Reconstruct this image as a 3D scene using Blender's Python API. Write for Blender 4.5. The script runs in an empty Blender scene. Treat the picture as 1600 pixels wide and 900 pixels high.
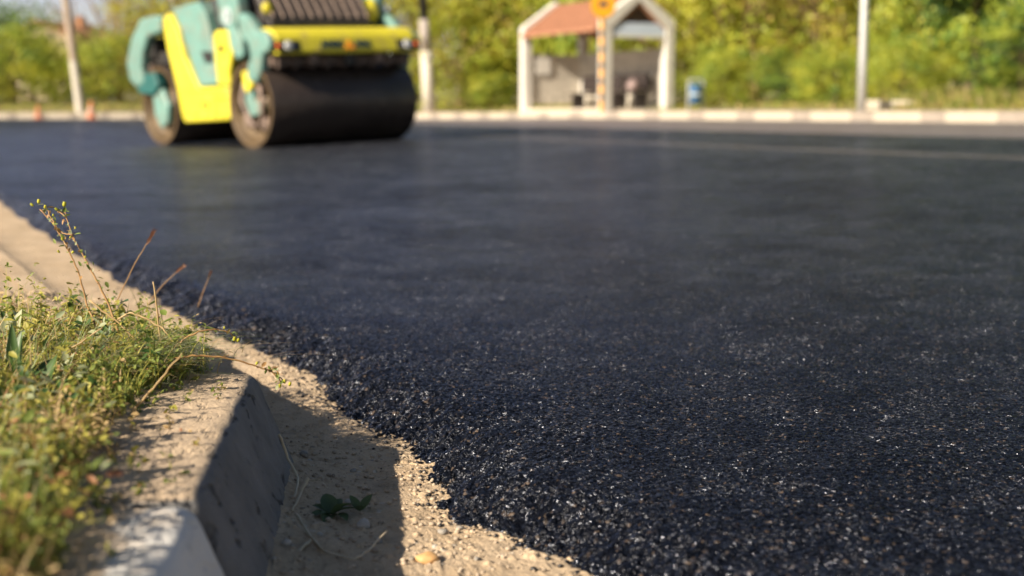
import bpy, bmesh, math, random
import numpy as np
from mathutils import Matrix, Vector

random.seed(7)
rng = np.random.default_rng(11)
sc = bpy.context.scene
C = sc.collection
R = math.radians

# ------------------------------------------------------------------ camera, sky, sun, exposure
CAM_H = 0.60
cam_d = bpy.data.cameras.new("camera")
cam_d.sensor_width = 36.0
cam_d.lens = 50.0
cam_d.clip_start = 0.05
cam_d.clip_end = 3000
cam_d.dof.use_dof = True
cam_d.dof.focus_distance = 2.42
cam_d.dof.aperture_fstop = 3.1
cam = bpy.data.objects.new("camera", cam_d)
C.objects.link(cam)
PITCH = math.atan((450 - 172) / 2222.2)
cam.location = (0, 0, CAM_H)
cam.rotation_euler = (math.pi / 2 - PITCH, 0, 0)
sc.camera = cam

TO_SUN = Vector((-0.674, -0.546, 0.500)).normalized()
world = bpy.data.worlds.new("World")
sc.world = world
world.use_nodes = True
wn = world.node_tree
sky = wn.nodes.new("ShaderNodeTexSky")
sky.sky_type = 'NISHITA'
sky.sun_disc = False
sky.sun_elevation = math.asin(TO_SUN.z)
sky.sun_rotation = math.atan2(TO_SUN.x, TO_SUN.y)
sky.air_density = 1.0
sky.dust_density = 1.2
sky.ozone_density = 1.0
# thin bright cloud low over the horizon
tc = wn.nodes.new("ShaderNodeTexCoord"); sx = wn.nodes.new("ShaderNodeSeparateXYZ"); wn.links.new(tc.outputs["Generated"], sx.inputs[0])
mr = wn.nodes.new("ShaderNodeMapRange"); mr.inputs[1].default_value = 0.16; mr.inputs[2].default_value = 0.03; mr.inputs[3].default_value = 0.0; mr.inputs[4].default_value = 0.8
wn.links.new(sx.outputs[2], mr.inputs[0])
nz = wn.nodes.new("ShaderNodeTexNoise"); nz.inputs["Scale"].default_value = 5.0; nz.inputs["Detail"].default_value = 5
wn.links.new(tc.outputs["Generated"], nz.inputs["Vector"])
mu = wn.nodes.new("ShaderNodeMath"); mu.operation = 'MULTIPLY'; wn.links.new(mr.outputs[0], mu.inputs[0]); wn.links.new(nz.outputs[0], mu.inputs[1])
mu2 = wn.nodes.new("ShaderNodeMath"); mu2.operation = 'MULTIPLY'; mu2.use_clamp = True; mu2.inputs[1].default_value = 1.7; wn.links.new(mu.outputs[0], mu2.inputs[0])
mx = wn.nodes.new("ShaderNodeMix"); mx.data_type = 'RGBA'; mx.inputs[7].default_value = (15, 15, 15, 1)
wn.links.new(mu2.outputs[0], mx.inputs[0]); wn.links.new(sky.outputs[0], mx.inputs[6])
# bluish brightness added low in the sky ahead, to put sheen on the asphalt
def wmap(src, a, b, c_, d_):
    m_ = wn.nodes.new("ShaderNodeMapRange"); m_.interpolation_type = 'SMOOTHSTEP'
    for i_, v_ in enumerate((a, b, c_, d_)): m_.inputs[i_ + 1].default_value = v_
    wn.links.new(src, m_.inputs[0]); return m_.outputs[0]
def wmul(a, b):
    m_ = wn.nodes.new("ShaderNodeMath"); m_.operation = 'MULTIPLY'
    wn.links.new(a, m_.inputs[0]); wn.links.new(b, m_.inputs[1]); return m_.outputs[0]
sheen_glow = wmul(wmul(wmap(sx.outputs[2], .05, .13, 0, 1), wmap(sx.outputs[2], .20, .36, 1, 0)), wmap(sx.outputs[1], .2, .8, 0, 1))
sheen_glow = wmul(sheen_glow, wmap(nz.outputs[0], .30, .60, .55, 1.0))
mx2 = wn.nodes.new("ShaderNodeMix"); mx2.data_type = 'RGBA'; mx2.inputs[7].default_value = (10.0, 12.0, 19.5, 1)
wn.links.new(sheen_glow, mx2.inputs[0]); wn.links.new(mx.outputs[2], mx2.inputs[6])
wn.links.new(mx2.outputs[2], wn.nodes["Background"].inputs[0])
wn.nodes["Background"].inputs[1].default_value = 0.034

sun_d = bpy.data.lights.new("sun", 'SUN')
sun_d.energy = 5.0
sun_d.angle = R(0.5)
sun_d.color = (1.0, 0.87, 0.70)
sun = bpy.data.objects.new("sun", sun_d)
C.objects.link(sun)
sun.rotation_euler = TO_SUN.to_track_quat('Z', 'Y').to_euler()
sun.location = (-10, -10, 12)

sc.view_settings.view_transform = 'Standard'
sc.view_settings.look = 'None'
sc.view_settings.exposure = 1.12
sc.view_settings.gamma = 1.0
sc.view_settings.use_curve_mapping = False
sc.cycles.use_denoising = True
sc.cycles.max_bounces = 6
sc.cycles.sample_clamp_indirect = 6

# ------------------------------------------------------------------ pixel helpers (photo is 1600x900)
FPX = 2222.2
def ray(px, py):
    a = (px - 800) / FPX
    b = (450 - py) / FPX
    return Vector((a, math.cos(PITCH) + b * math.sin(PITCH), -math.sin(PITCH) + b * math.cos(PITCH)))
def atY(px, py, Y):
    r = ray(px, py)
    return r * (Y / r.y) + Vector((0, 0, CAM_H))
def atz(px, py, z):
    r = ray(px, py)
    return r * ((z - CAM_H) / r.z) + Vector((0, 0, CAM_H))

# ------------------------------------------------------------------ tagging and linking
def tag(o, label=None, cat=None, group=None, kind=None):
    if label: o["label"] = label
    if cat: o["category"] = cat
    if group: o["group"] = group
    if kind: o["kind"] = kind
    return o
def empty(name, loc=(0, 0, 0), rz=0.0):
    o = bpy.data.objects.new(name, None)
    o.empty_display_size = 0.2
    o.location = loc
    o.rotation_euler = (0, 0, rz)
    C.objects.link(o)
    return o
def copy_tree(o, parent=None):
    c = o.copy()
    C.objects.link(c)
    if parent: c.parent = parent
    for ch in list(o.children):
        copy_tree(ch, c)
    return c
def link_mesh(name, me, mats, parent=None, smooth=False, bevel=0.0, seg=2):
    if not isinstance(mats, (list, tuple)): mats = [mats]
    for m in mats: me.materials.append(m)
    if smooth:
        me.polygons.foreach_set("use_smooth", np.ones(len(me.polygons), dtype=bool))
    o = bpy.data.objects.new(name, me)
    C.objects.link(o)
    if parent: o.parent = parent
    if bevel > 0:
        b = o.modifiers.new("bevel", 'BEVEL')
        b.width = bevel
        b.segments = seg
        b.limit_method = 'ANGLE'
        b.angle_limit = R(40)
    return o
def np_mesh(name, verts, faces, mat_idx=None):
    """verts (n,3), faces (m,k) with k = 3 or 4"""
    verts = np.asarray(verts, dtype=np.float32)
    faces = np.asarray(faces, dtype=np.int32)
    k = faces.shape[1]
    me = bpy.data.meshes.new(name)
    me.vertices.add(len(verts))
    me.vertices.foreach_set("co", verts.ravel())
    me.loops.add(faces.size)
    me.loops.foreach_set("vertex_index", faces.ravel())
    me.polygons.add(len(faces))
    me.polygons.foreach_set("loop_start", np.arange(0, faces.size, k, dtype=np.int32))
    me.polygons.foreach_set("loop_total", np.full(len(faces), k, dtype=np.int32))
    if mat_idx is not None:
        me.polygons.foreach_set("material_index", np.asarray(mat_idx, dtype=np.int32))
    me.update(calc_edges=True)
    return me
def grid_faces(nr, nc):
    i = np.arange(nr - 1)[:, None] * nc + np.arange(nc - 1)[None, :]
    return np.stack([i, i + 1, i + nc + 1, i + nc], -1).reshape(-1, 4)

class MB:
    """collects shapes, builds one mesh object"""
    def __init__(self): self.bm = bmesh.new()
    def box(self, x0, x1, y0, y1, z0, z1, mi=0):
        v = [self.bm.verts.new(p) for p in ((x0,y0,z0),(x1,y0,z0),(x1,y1,z0),(x0,y1,z0),(x0,y0,z1),(x1,y0,z1),(x1,y1,z1),(x0,y1,z1))]
        for f in ((0,3,2,1),(4,5,6,7),(0,1,5,4),(1,2,6,5),(2,3,7,6),(3,0,4,7)):
            q = self.bm.faces.new([v[i] for i in f]); q.material_index = mi
        return self
    def prism(self, pts, off, mi=0):
        """closed polygon pts (3D) extruded by vector off"""
        a = [self.bm.verts.new(p) for p in pts]
        b = [self.bm.verts.new(Vector(p) + Vector(off)) for p in pts]
        n = len(a)
        fs = [self.bm.faces.new(a), self.bm.faces.new(b[::-1])]
        for i in range(n):
            fs.append(self.bm.faces.new((a[i], b[i], b[(i+1) % n], a[(i+1) % n])))
        for f in fs: f.material_index = mi
        return self
    def tube(self, pts, rad, n=8, mi=0, cap=True):
        pts = [Vector(p) for p in pts]
        if not isinstance(rad, (list, tuple)): rad = [rad] * len(pts)
        rings = []
        for i, p in enumerate(pts):
            t = (pts[min(i+1, len(pts)-1)] - pts[max(i-1, 0)])
            if t.length < 1e-9: t = Vector((0, 0, 1))
            t.normalize()
            u = t.orthogonal().normalized() if i == 0 else (self._u - t * self._u.dot(t)).normalized()
            self._u = u
            w = t.cross(u)
            rings.append([self.bm.verts.new(p + (u * math.cos(2*math.pi*k/n) + w * math.sin(2*math.pi*k/n)) * rad[i]) for k in range(n)])
        for a, b in zip(rings, rings[1:]):
            for k in range(n):
                f = self.bm.faces.new((a[k], a[(k+1) % n], b[(k+1) % n], b[k])); f.material_index = mi
        if cap:
            for rr in (rings[0][::-1], rings[-1]):
                f = self.bm.faces.new(rr); f.material_index = mi
        return self
    def lathe(self, prof, n=32, mat=None, mi=0):
        """prof: (r, z) pairs turned about Z; mat: placement matrix"""
        mat = mat or Matrix()
        rings = []
        for r, z in prof:
            if r < 1e-6: rings.append([self.bm.verts.new(mat @ Vector((0, 0, z)))])
            else: rings.append([self.bm.verts.new(mat @ Vector((r*math.cos(2*math.pi*k/n), r*math.sin(2*math.pi*k/n), z))) for k in range(n)])
        for a, b in zip(rings, rings[1:]):
            for k in range(n):
                k2 = (k+1) % n
                if len(a) == 1 and len(b) == 1: continue
                if len(a) == 1: f = self.bm.faces.new((a[0], b[k2], b[k]))
                elif len(b) == 1: f = self.bm.faces.new((a[k], a[k2], b[0]))
                else: f = self.bm.faces.new((a[k], a[k2], b[k2], b[k]))
                f.material_index = mi
        return self
    def blob(self, c, r, sx=1, sy=1, sz=1, jit=0.0, sub=2, mi=0):
        res = bmesh.ops.create_icosphere(self.bm, subdivisions=sub, radius=1.0)
        for v in res['verts']:
            k = 1 + jit * (random.random() - .5)
            v.co = Vector((v.co.x*r*sx*k + c[0], v.co.y*r*sy*k + c[1], v.co.z*r*sz*k + c[2]))
        for v in res['verts']:
            for f in v.link_faces: f.material_index = mi
        return self
    def build(self, name, mats, parent=None, smooth=False, bevel=0.0, seg=2, recalc=True):
        if recalc: bmesh.ops.recalc_face_normals(self.bm, faces=self.bm.faces)
        me = bpy.data.meshes.new(name)
        self.bm.to_mesh(me); self.bm.free()
        return link_mesh(name, me, mats, parent, smooth, bevel, seg)

# ------------------------------------------------------------------ materials
def new_mat(name):
    m = bpy.data.materials.new(name); m.use_nodes = True
    nt = m.node_tree
    return m, nt, nt.nodes["Principled BSDF"]
def N(nt, t, **kw):
    n = nt.nodes.new(t)
    for k, v in kw.items(): setattr(n, k, v)
    return n
def objpos(nt): return N(nt, "ShaderNodeTexCoord").outputs["Object"]
def noise(nt, vec, scale, detail=4, rough=0.55):
    n = N(nt, "ShaderNodeTexNoise")
    n.inputs["Scale"].default_value = scale; n.inputs["Detail"].default_value = detail; n.inputs["Roughness"].default_value = rough
    nt.links.new(vec, n.inputs["Vector"]); return n
def ramp(nt, fac, stops):
    r = N(nt, "ShaderNodeValToRGB")
    el = r.color_ramp.elements
    while len(el) < len(stops): el.new(0.5)
    for e, (p, c) in zip(el, stops):
        e.position = p; e.color = (*c, 1) if len(c) == 3 else c
    nt.links.new(fac, r.inputs[0]); return r.outputs[0]
def mixc(nt, fac, a, b, blend='MIX'):
    m = N(nt, "ShaderNodeMix", data_type='RGBA', blend_type=blend)
    for s, v in ((0, fac), (6, a), (7, b)):
        if hasattr(v, "default_value") or hasattr(v, "is_output"): nt.links.new(v, m.inputs[s])
        elif isinstance(v, (int, float)): m.inputs[s].default_value = v
        else: m.inputs[s].default_value = (*v, 1)
    return m.outputs[2]
def math_(nt, op, a, b=None):
    m = N(nt, "ShaderNodeMath", operation=op)
    for i, v in enumerate((a, b)):
        if v is None: continue
        if isinstance(v, (int, float)): m.inputs[i].default_value = v
        else: nt.links.new(v, m.inputs[i])
    return m.outputs[0]
def bump(nt, bsdf, h, strength, dist):
    b = N(nt, "ShaderNodeBump")
    b.inputs["Strength"].default_value = strength; b.inputs["Distance"].default_value = dist
    nt.links.new(h, b.inputs["Height"]); nt.links.new(b.outputs[0], bsdf.inputs["Normal"])
    return b
def wear_mat(name, col, rough=0.5, spread=0.25, scale=6.0, metal=0.0, dirt=None, dirt_amt=0.35, bmp=0.0):
    """a painted / cast surface whose tone wanders, with patches of dirt"""
    m, nt, b = new_mat(name)
    v = objpos(nt)
    n = noise(nt, v, scale, 5)
    lo = tuple(c * (1 - spread) for c in col); hi = tuple(min(1, c * (1 + spread)) for c in col)
    c = ramp(nt, n.outputs[0], [(0.3, lo), (0.7, hi)])
    if dirt:
        n2 = noise(nt, v, scale * 2.3, 6, 0.65)
        f = ramp(nt, n2.outputs[0], [(0.62 - dirt_amt * .5, (0, 0, 0)), (0.72, (1, 1, 1))])
        c = mixc(nt, f, c, dirt)
    nt.links.new(c, b.inputs["Base Color"])
    r = ramp(nt, noise(nt, v, scale * 3, 3).outputs[0], [(0.3, (max(.05, rough-.1),)*3), (0.7, (min(1, rough+.12),)*3)])
    nt.links.new(r, b.inputs["Roughness"])
    b.inputs["Metallic"].default_value = metal
    if bmp: bump(nt, b, noise(nt, v, scale * 8, 5).outputs[0], bmp, 0.01)
    return m
def leaf_mat(name, c1, c2, trans=0.35, scale=3.0, rough=0.55):
    m, nt, b = new_mat(name)
    v = objpos(nt)
    c = ramp(nt, noise(nt, v, scale, 3).outputs[0], [(0.3, c1), (0.7, c2)])
    nt.links.new(c, b.inputs["Base Color"]); b.inputs["Roughness"].default_value = rough
    t = N(nt, "ShaderNodeBsdfTranslucent"); nt.links.new(c, t.inputs[0])
    mx = N(nt, "ShaderNodeMixShader"); mx.inputs[0].default_value = trans
    nt.links.new(b.outputs[0], mx.inputs[1]); nt.links.new(t.outputs[0], mx.inputs[2])
    nt.links.new(mx.outputs[0], nt.nodes["Material Output"].inputs[0])
    return m

NX, NY = 0.8995, 0.437          # unit normal of the road (across it); along it runs (-NY, NX)
KQ = 18.80                      # far kerb line: NX*x + NY*y = KQ
def road_q(nt, v):
    s = N(nt, "ShaderNodeSeparateXYZ"); nt.links.new(v, s.inputs[0])
    return math_(nt, 'ADD', math_(nt, 'MULTIPLY', s.outputs[0], NX), math_(nt, 'MULTIPLY', s.outputs[1], NY))

def asphalt_mat():
    m, nt, b = new_mat("asphalt_fresh")
    v = objpos(nt)
    vor = N(nt, "ShaderNodeTexVoronoi"); vor.inputs["Scale"].default_value = 165
    nt.links.new(v, vor.inputs["Vector"])
    sep = N(nt, "ShaderNodeSeparateColor"); nt.links.new(vor.outputs["Color"], sep.inputs[0])
    grain = ramp(nt, sep.outputs[0], [(0.0, (.0013, .0017, .0030)), (0.82, (.0036, .0045, .0078)), (0.95, (.0084, .0094, .0135)), (0.988, (.075, .056, .042)), (1.0, (.14, .105, .08))])
    big = noise(nt, v, 1.3, 4)
    c = mixc(nt, ramp(nt, big.outputs[0], [(0.35, (0, 0, 0)), (0.7, (.35, .35, .35))]), grain, (.0066, .0072, .0108))
    q = road_q(nt, v)
    qn = math_(nt, 'ADD', q, math_(nt, 'MULTIPLY', math_(nt, 'SUBTRACT', noise(nt, v, 0.8, 4).outputs[0], 0.5), 0.5))
    old = N(nt, "ShaderNodeMapRange"); old.inputs[1].default_value = 11.0; old.inputs[2].default_value = 11.5
    nt.links.new(qn, old.inputs[0])
    oldc = ramp(nt, noise(nt, v, 2.0, 6, .65).outputs[0], [(0.3, (.13, .097, .078)), (0.7, (.20, .155, .125))])
    c = mixc(nt, old.outputs[0], c, oldc)
    # dusty seam line left along the joint of the two mats
    d = math_(nt, 'ABSOLUTE', math_(nt, 'SUBTRACT', qn, 8.25))
    seam = N(nt, "ShaderNodeMapRange"); seam.inputs[1].default_value = 0.28; seam.inputs[2].default_value = 0.10
    nt.links.new(d, seam.inputs[0])
    c = mixc(nt, math_(nt, 'MULTIPLY', seam.outputs[0], 0.55), c, (.15, .125, .11))
    nt.links.new(c, b.inputs["Base Color"])
    pat = ramp(nt, noise(nt, v, 5.5, 5, .6).outputs[0], [(0.35, (.20,)*3), (0.68, (.34,)*3)])
    ro = math_(nt, 'ADD', pat, math_(nt, 'MULTIPLY', math_(nt, 'SUBTRACT', sep.outputs[1], .5), .22))
    ro = math_(nt, 'ADD', ro, math_(nt, 'MULTIPLY', old.outputs[0], .12))
    RO = ro
    b.inputs["Specular IOR Level"].default_value = 0.38
    # grains: small facets tilted this way and that
    v2 = N(nt, "ShaderNodeTexVoronoi"); v2.inputs["Scale"].default_value = 270
    nt.links.new(v, v2.inputs["Vector"])
    h = math_(nt, 'ADD', math_(nt, 'MULTIPLY', vor.outputs["Distance"], -1.0), math_(nt, 'MULTIPLY', noise(nt, v, 330, 3).outputs[0], .9))
    h = math_(nt, 'ADD', h, math_(nt, 'MULTIPLY', v2.outputs["Distance"], -.6))
    bp = bump(nt, b, h, 0.5, 0.0045)
    # every grain is a small facet with a tilt of its own; the older lane is worn smoother
    geo = N(nt, "ShaderNodeNewGeometry")
    def tilt(col, k):
        a = N(nt, "ShaderNodeVectorMath", operation='SUBTRACT'); nt.links.new(col, a.inputs[0]); a.inputs[1].default_value = (.5, .5, .5)
        c_ = N(nt, "ShaderNodeVectorMath", operation='SCALE'); nt.links.new(a.outputs[0], c_.inputs[0]); c_.inputs["Scale"].default_value = k
        return c_.outputs[0]
    def add(a_, b_):
        q_ = N(nt, "ShaderNodeVectorMath", operation='ADD'); nt.links.new(a_, q_.inputs[0]); nt.links.new(b_, q_.inputs[1]); return q_.outputs[0]
    def strong(vec_scale, lo, hi, seed):                  # some grains lie much more askew than the rest
        w_ = N(nt, "ShaderNodeTexVoronoi"); w_.inputs["Scale"].default_value = vec_scale
        mp_ = N(nt, "ShaderNodeMapping"); mp_.inputs["Location"].default_value = (seed, seed * 1.7, 0); nt.links.new(v, mp_.inputs[0]); nt.links.new(mp_.outputs[0], w_.inputs["Vector"])
        s3 = N(nt, "ShaderNodeSeparateColor"); nt.links.new(w_.outputs["Color"], s3.inputs[0])
        k_ = ramp(nt, s3.outputs[2], [(0.55, (lo,)*3), (0.85, (hi,)*3)])
        t_ = tilt(w_.outputs["Color"], 1.0)
        o_ = N(nt, "ShaderNodeVectorMath", operation='SCALE'); nt.links.new(t_, o_.inputs[0]); nt.links.new(k_, o_.inputs["Scale"])
        return o_.outputs[0], s3
    big3, sep3 = strong(60, .40, 1.2, 3.3)
    fine3, sep4 = strong(185, 1.0, 3.4, 9.1)
    mot, _s = strong(15, .22, .5, 5.2)
    wet = ramp(nt, sep4.outputs[2], [(0.60, (0,)*3), (0.75, (1,)*3)])   # bare bitumen films, glassy
    class _A: outputs = [add(add(add(tilt(v2.outputs["Color"], .8), fine3), big3), mot)]
    ad = _A
    cl = ramp(nt, noise(nt, v, 7.0, 4, .6).outputs[0], [(0.36, (.45,)*3), (0.62, (1.1,)*3)])
    sc_ = N(nt, "ShaderNodeVectorMath", operation='SCALE'); nt.links.new(ad.outputs[0], sc_.inputs[0]); nt.links.new(cl, sc_.inputs["Scale"])
    ad2 = N(nt, "ShaderNodeVectorMath", operation='ADD'); nt.links.new(geo.outputs["Normal"], ad2.inputs[0]); nt.links.new(sc_.outputs[0], ad2.inputs[1])
    no = N(nt, "ShaderNodeVectorMath", operation='NORMALIZE'); nt.links.new(ad2.outputs[0], no.inputs[0])
    nt.links.new(no.outputs[0], bp.inputs["Normal"])
    # porous mat: dull black body, thin bitumen film that glints
    dif = N(nt, "ShaderNodeBsdfDiffuse"); nt.links.new(c, dif.inputs["Color"])
    bd = N(nt, "ShaderNodeBump"); bd.inputs["Strength"].default_value = .8; bd.inputs["Distance"].default_value = .006
    nt.links.new(h, bd.inputs["Height"]); nt.links.new(bd.outputs[0], dif.inputs["Normal"])
    glo = N(nt, "ShaderNodeBsdfGlossy")
    glo.inputs["Color"].default_value = (.84, .88, 1.0, 1); nt.links.new(RO, glo.inputs["Roughness"]); nt.links.new(bp.outputs[0], glo.inputs["Normal"])
    lw = N(nt, "ShaderNodeLayerWeight"); lw.inputs["Blend"].default_value = .5
    f5 = math_(nt, 'POWER', lw.outputs["Facing"], 7.0)
    fac = math_(nt, 'ADD', math_(nt, 'ADD', .022, math_(nt, 'MULTIPLY', wet, .098)), math_(nt, 'MULTIPLY', math_(nt, 'MULTIPLY', f5, .34), ramp(nt, noise(nt, v, .9, 5, .6).outputs[0], [(0.32, (.55,)*3), (0.68, (1.15,)*3)])))
    mxs = N(nt, "ShaderNodeMixShader"); nt.links.new(fac, mxs.inputs[0]); nt.links.new(dif.outputs[0], mxs.inputs[1]); nt.links.new(glo.outputs[0], mxs.inputs[2])
    nt.links.new(mxs.outputs[0], nt.nodes["Material Output"].inputs[0]); nt.nodes.remove(b)
    return m
def sand_mat(name, dark=1.0):
    m, nt, b = new_mat(name)
    v = objpos(nt)
    a = ramp(nt, noise(nt, v, 5.0, 6, .6).outputs[0], [(0.3, (.41*dark, .305*dark, .195*dark)), (0.7, (.56*dark, .435*dark, .30*dark))])
    st_ = ramp(nt, noise(nt, v, 11, 6, .65).outputs[0], [(0.52, (0, 0, 0)), (0.68, (.6,)*3)])
    a = mixc(nt, st_, a, (.27*dark, .215*dark, .155*dark))
    sp = noise(nt, v, 160, 4, .7)
    a = mixc(nt, ramp(nt, sp.outputs[0], [(0.56, (0, 0, 0)), (0.68, (.75,)*3)]), a, (.20*dark, .15*dark, .10*dark))
    vo = N(nt, "ShaderNodeTexVoronoi"); vo.inputs["Scale"].default_value = 75; nt.links.new(v, vo.inputs["Vector"])
    se = N(nt, "ShaderNodeSeparateColor"); nt.links.new(vo.outputs["Color"], se.inputs[0])
    grit = math_(nt, 'MULTIPLY', ramp(nt, se.outputs[0], [(0.88, (0, 0, 0)), (0.9, (1, 1, 1))]), ramp(nt, vo.outputs["Distance"], [(0.25, (1, 1, 1)), (0.4, (0, 0, 0))]))
    gc = ramp(nt, se.outputs[1], [(0.0, (.22, .19, .16)), (0.5, (.50, .43, .34)), (1.0, (.62, .52, .40))])
    a = mixc(nt, grit, a, gc)
    nt.links.new(a, b.inputs["Base Color"]); b.inputs["Roughness"].default_value = .92
    b.inputs["Specular IOR Level"].default_value = .2
    h = math_(nt, 'ADD', noise(nt, v, 60, 6, .7).outputs[0], math_(nt, 'MULTIPLY', noise(nt, v, 260, 3, .7).outputs[0], .5))
    h = math_(nt, 'ADD', h, math_(nt, 'MULTIPLY', grit, .4))
    bump(nt, b, h, .75, .008)
    return m
def kerb_mat(name, paint=None):
    """weathered concrete, dusted with sand on its level top, dark scuffs on the face"""
    m, nt, b = new_mat(name)
    v = objpos(nt)
    c = ramp(nt, noise(nt, v, 9, 6, .62).outputs[0], [(0.3, (.12, .118, .116)), (0.7, (.205, .20, .195))])
    mp = N(nt, "ShaderNodeMapping"); mp.inputs["Scale"].default_value = (60, 14, 7); mp.inputs["Rotation"].default_value = (.3, 0, 0)
    nt.links.new(v, mp.inputs[0])
    scr = ramp(nt, noise(nt, mp.outputs[0], 1.0, 4, .6).outputs[0], [(0.575, (0, 0, 0)), (0.66, (.9,)*3)])
    c = mixc(nt, scr, c, (.035, .034, .034))
    pale = ramp(nt, noise(nt, mp.outputs[0], 1.7, 5, .65).outputs[0], [(0.28, (.35,)*3), (0.36, (0,)*3)])
    c = mixc(nt, pale, c, (.30, .285, .27))
    c = mixc(nt, ramp(nt, noise(nt, v, 5.5, 3, .5).outputs[0], [(0.58, (0,)*3), (0.70, (.4,)*3)]), c, (.24, .20, .16))
    if paint:
        chip = ramp(nt, noise(nt, v, 22, 6, .65).outputs[0], [(0.30, (1, 1, 1)), (0.36, (0, 0, 0))])
        c = mixc(nt, chip, ramp(nt, noise(nt, v, 6, 4).outputs[0], [(0.3, tuple(p*.86 for p in paint)), (0.7, paint)]), c)
    g = N(nt, "ShaderNodeNewGeometry"); s = N(nt, "ShaderNodeSeparateXYZ"); nt.links.new(g.outputs["Normal"], s.inputs[0])
    up = N(nt, "ShaderNodeMapRange"); up.inputs[1].default_value = .80; up.inputs[2].default_value = .97; nt.links.new(s.outputs[2], up.inputs[0])
    amt = 0.5 if paint else 0.9
    if paint:                                        # paint survives only along the front edge
        sp = N(nt, "ShaderNodeSeparateXYZ"); nt.links.new(v, sp.inputs[0])
        s_in = math_(nt, 'SUBTRACT', math_(nt, 'ADD', math_(nt, 'MULTIPLY', sp.outputs[1], -.0955), -.195), sp.outputs[0])
        s_in = math_(nt, 'ADD', s_in, math_(nt, 'MULTIPLY', math_(nt, 'SUBTRACT', noise(nt, v, 26, 4).outputs[0], .5), .09))
        sm_ = N(nt, "ShaderNodeMapRange"); sm_.inputs[1].default_value = .060; sm_.inputs[2].default_value = .085; nt.links.new(s_in, sm_.inputs[0])
        c = mixc(nt, sm_.outputs[0], c, (.53, .405, .275))
    dust = math_(nt, 'MULTIPLY', up.outputs[0], math_(nt, 'MULTIPLY', ramp(nt, noise(nt, v, 14, 5, .6).outputs[0], [(0.2 if not paint else .45, (0,)*3), (0.38 if not paint else .62, (1,)*3)]), amt))
    c = mixc(nt, dust, c, (.53, .405, .275))
    nt.links.new(c, b.inputs["Base Color"]); b.inputs["Roughness"].default_value = .85
    b.inputs["Specular IOR Level"].default_value = .3
    h = math_(nt, 'ADD', noise(nt, v, 45, 6, .7).outputs[0], math_(nt, 'MULTIPLY', scr, -.6))
    bump(nt, b, h, .9, .009)
    return m

M = {}
M['asphalt'] = asphalt_mat()
M['sand'] = sand_mat("sandy_soil")
M['soil'] = sand_mat("verge_soil", .95)
M['kerb'] = kerb_mat("kerb_concrete")
M['kerb_white'] = kerb_mat("kerb_white_paint", (.74, .72, .68))
M['far_white'] = wear_mat("far_kerb_white", (.43, .375, .30), .8, .08, 4, dirt=(.45, .36, .27), dirt_amt=.12)
M['far_grey'] = wear_mat("far_kerb_grey", (.28, .24, .20), .85, .2, 5)
M['yellow'] = wear_mat("roller_yellow", (.60, .53, .035), .42, .10, 3, dirt=(.40, .31, .10), dirt_amt=.16)
M['teal'] = wear_mat("roller_teal", (.13, .265, .235), .45, .14, 3, dirt=(.20, .20, .16), dirt_amt=.3)
M['teal_dark'] = wear_mat("roller_teal_dark", (.015, .10, .095), .5, .15, 4)
M['black'] = wear_mat("black_steel", (.018, .017, .017), .5, .3, 5, dirt=(.06, .05, .042), dirt_amt=.2)
M['grille'] = wear_mat("hood_black", (.035, .031, .031), .42, .3, 6, dirt=(.10, .085, .075), dirt_amt=.25)
M['drum'] = wear_mat("drum_steel", (.045, .034, .029), .36, .25, 2.5, metal=0.25, dirt=(.085, .066, .055), dirt_amt=.12, bmp=.05)
M['drum_rim'] = wear_mat("drum_rim", (.10, .064, .027), .55, .3, 5, metal=.2, dirt=(.10, .07, .045), dirt_amt=.3)
M['dust_metal'] = wear_mat("dusty_metal", (.26, .19, .155), .7, .3, 7, dirt=(.10, .075, .06), dirt_amt=.3)
M['scraper'] = wear_mat("scraper_rubber", (.13, .09, .07), .7, .35, 5, dirt=(.04, .03, .027), dirt_amt=.35)
M['lens'] = wear_mat("lamp_lens", (.45, .46, .46), .15, .03, 8)
M['amber'] = wear_mat("indicator_orange", (.75, .16, .02), .3, .05, 8)
M['ink'] = wear_mat("dark_lettering", (.03, .05, .045), .5, .05, 8)
M['emblem_orange'] = wear_mat("emblem_orange", (.85, .30, .02), .45, .05, 8)
M['white_decal'] = wear_mat("white_decal", (.36, .42, .43), .45, .04, 8)
M['glass'] = wear_mat("cab_glass", (.03, .04, .045), .08, .1, 2)
M['concrete_white'] = wear_mat("shelter_whitewash", (.60, .58, .53), .85, .06, 2.5, dirt=(.40, .35, .29), dirt_amt=.1, bmp=.2)
M['concrete_grey'] = wear_mat("shelter_render", (.50, .46, .39), .9, .15, 2.5, dirt=(.20, .18, .15), dirt_amt=.2, bmp=.2)
M['terracotta'] = wear_mat("roof_terracotta", (.32, .15, .085), .8, .15, 4, dirt=(.28, .12, .06), dirt_amt=.15)
M['brown_wood'] = wear_mat("brown_boards", (.075, .042, .024), .75, .3, 5)
M['board_blue'] = wear_mat("pale_blue_board", (.50, .58, .70), .5, .08, 3)
M['sign_yellow'] = wear_mat("sign_yellow", (.68, .31, .008), .45, .04, 4)
M['band_dark'] = wear_mat("pole_dark_band", (.05, .045, .06), .55, .1, 5)
M['bench'] = wear_mat("bench_dark", (.025, .017, .015), .65, .3, 6)
M['bag'] = wear_mat("pale_bag", (.26, .19, .18), .6, .15, 12)
M['bin_blue'] = wear_mat("bin_blue", (.07, .19, .40), .5, .1, 5)
M['galv'] = wear_mat("galvanised_steel", (.42, .43, .43), .45, .12, 6, metal=.35)
M['pole_concrete'] = wear_mat("pole_concrete", (.34, .27, .21), .9, .12, 2, bmp=.2)
M['pole_white'] = wear_mat("pole_white_paint", (.50, .47, .40), .8, .08, 4, dirt=(.4, .36, .3), dirt_amt=.12)
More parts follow.
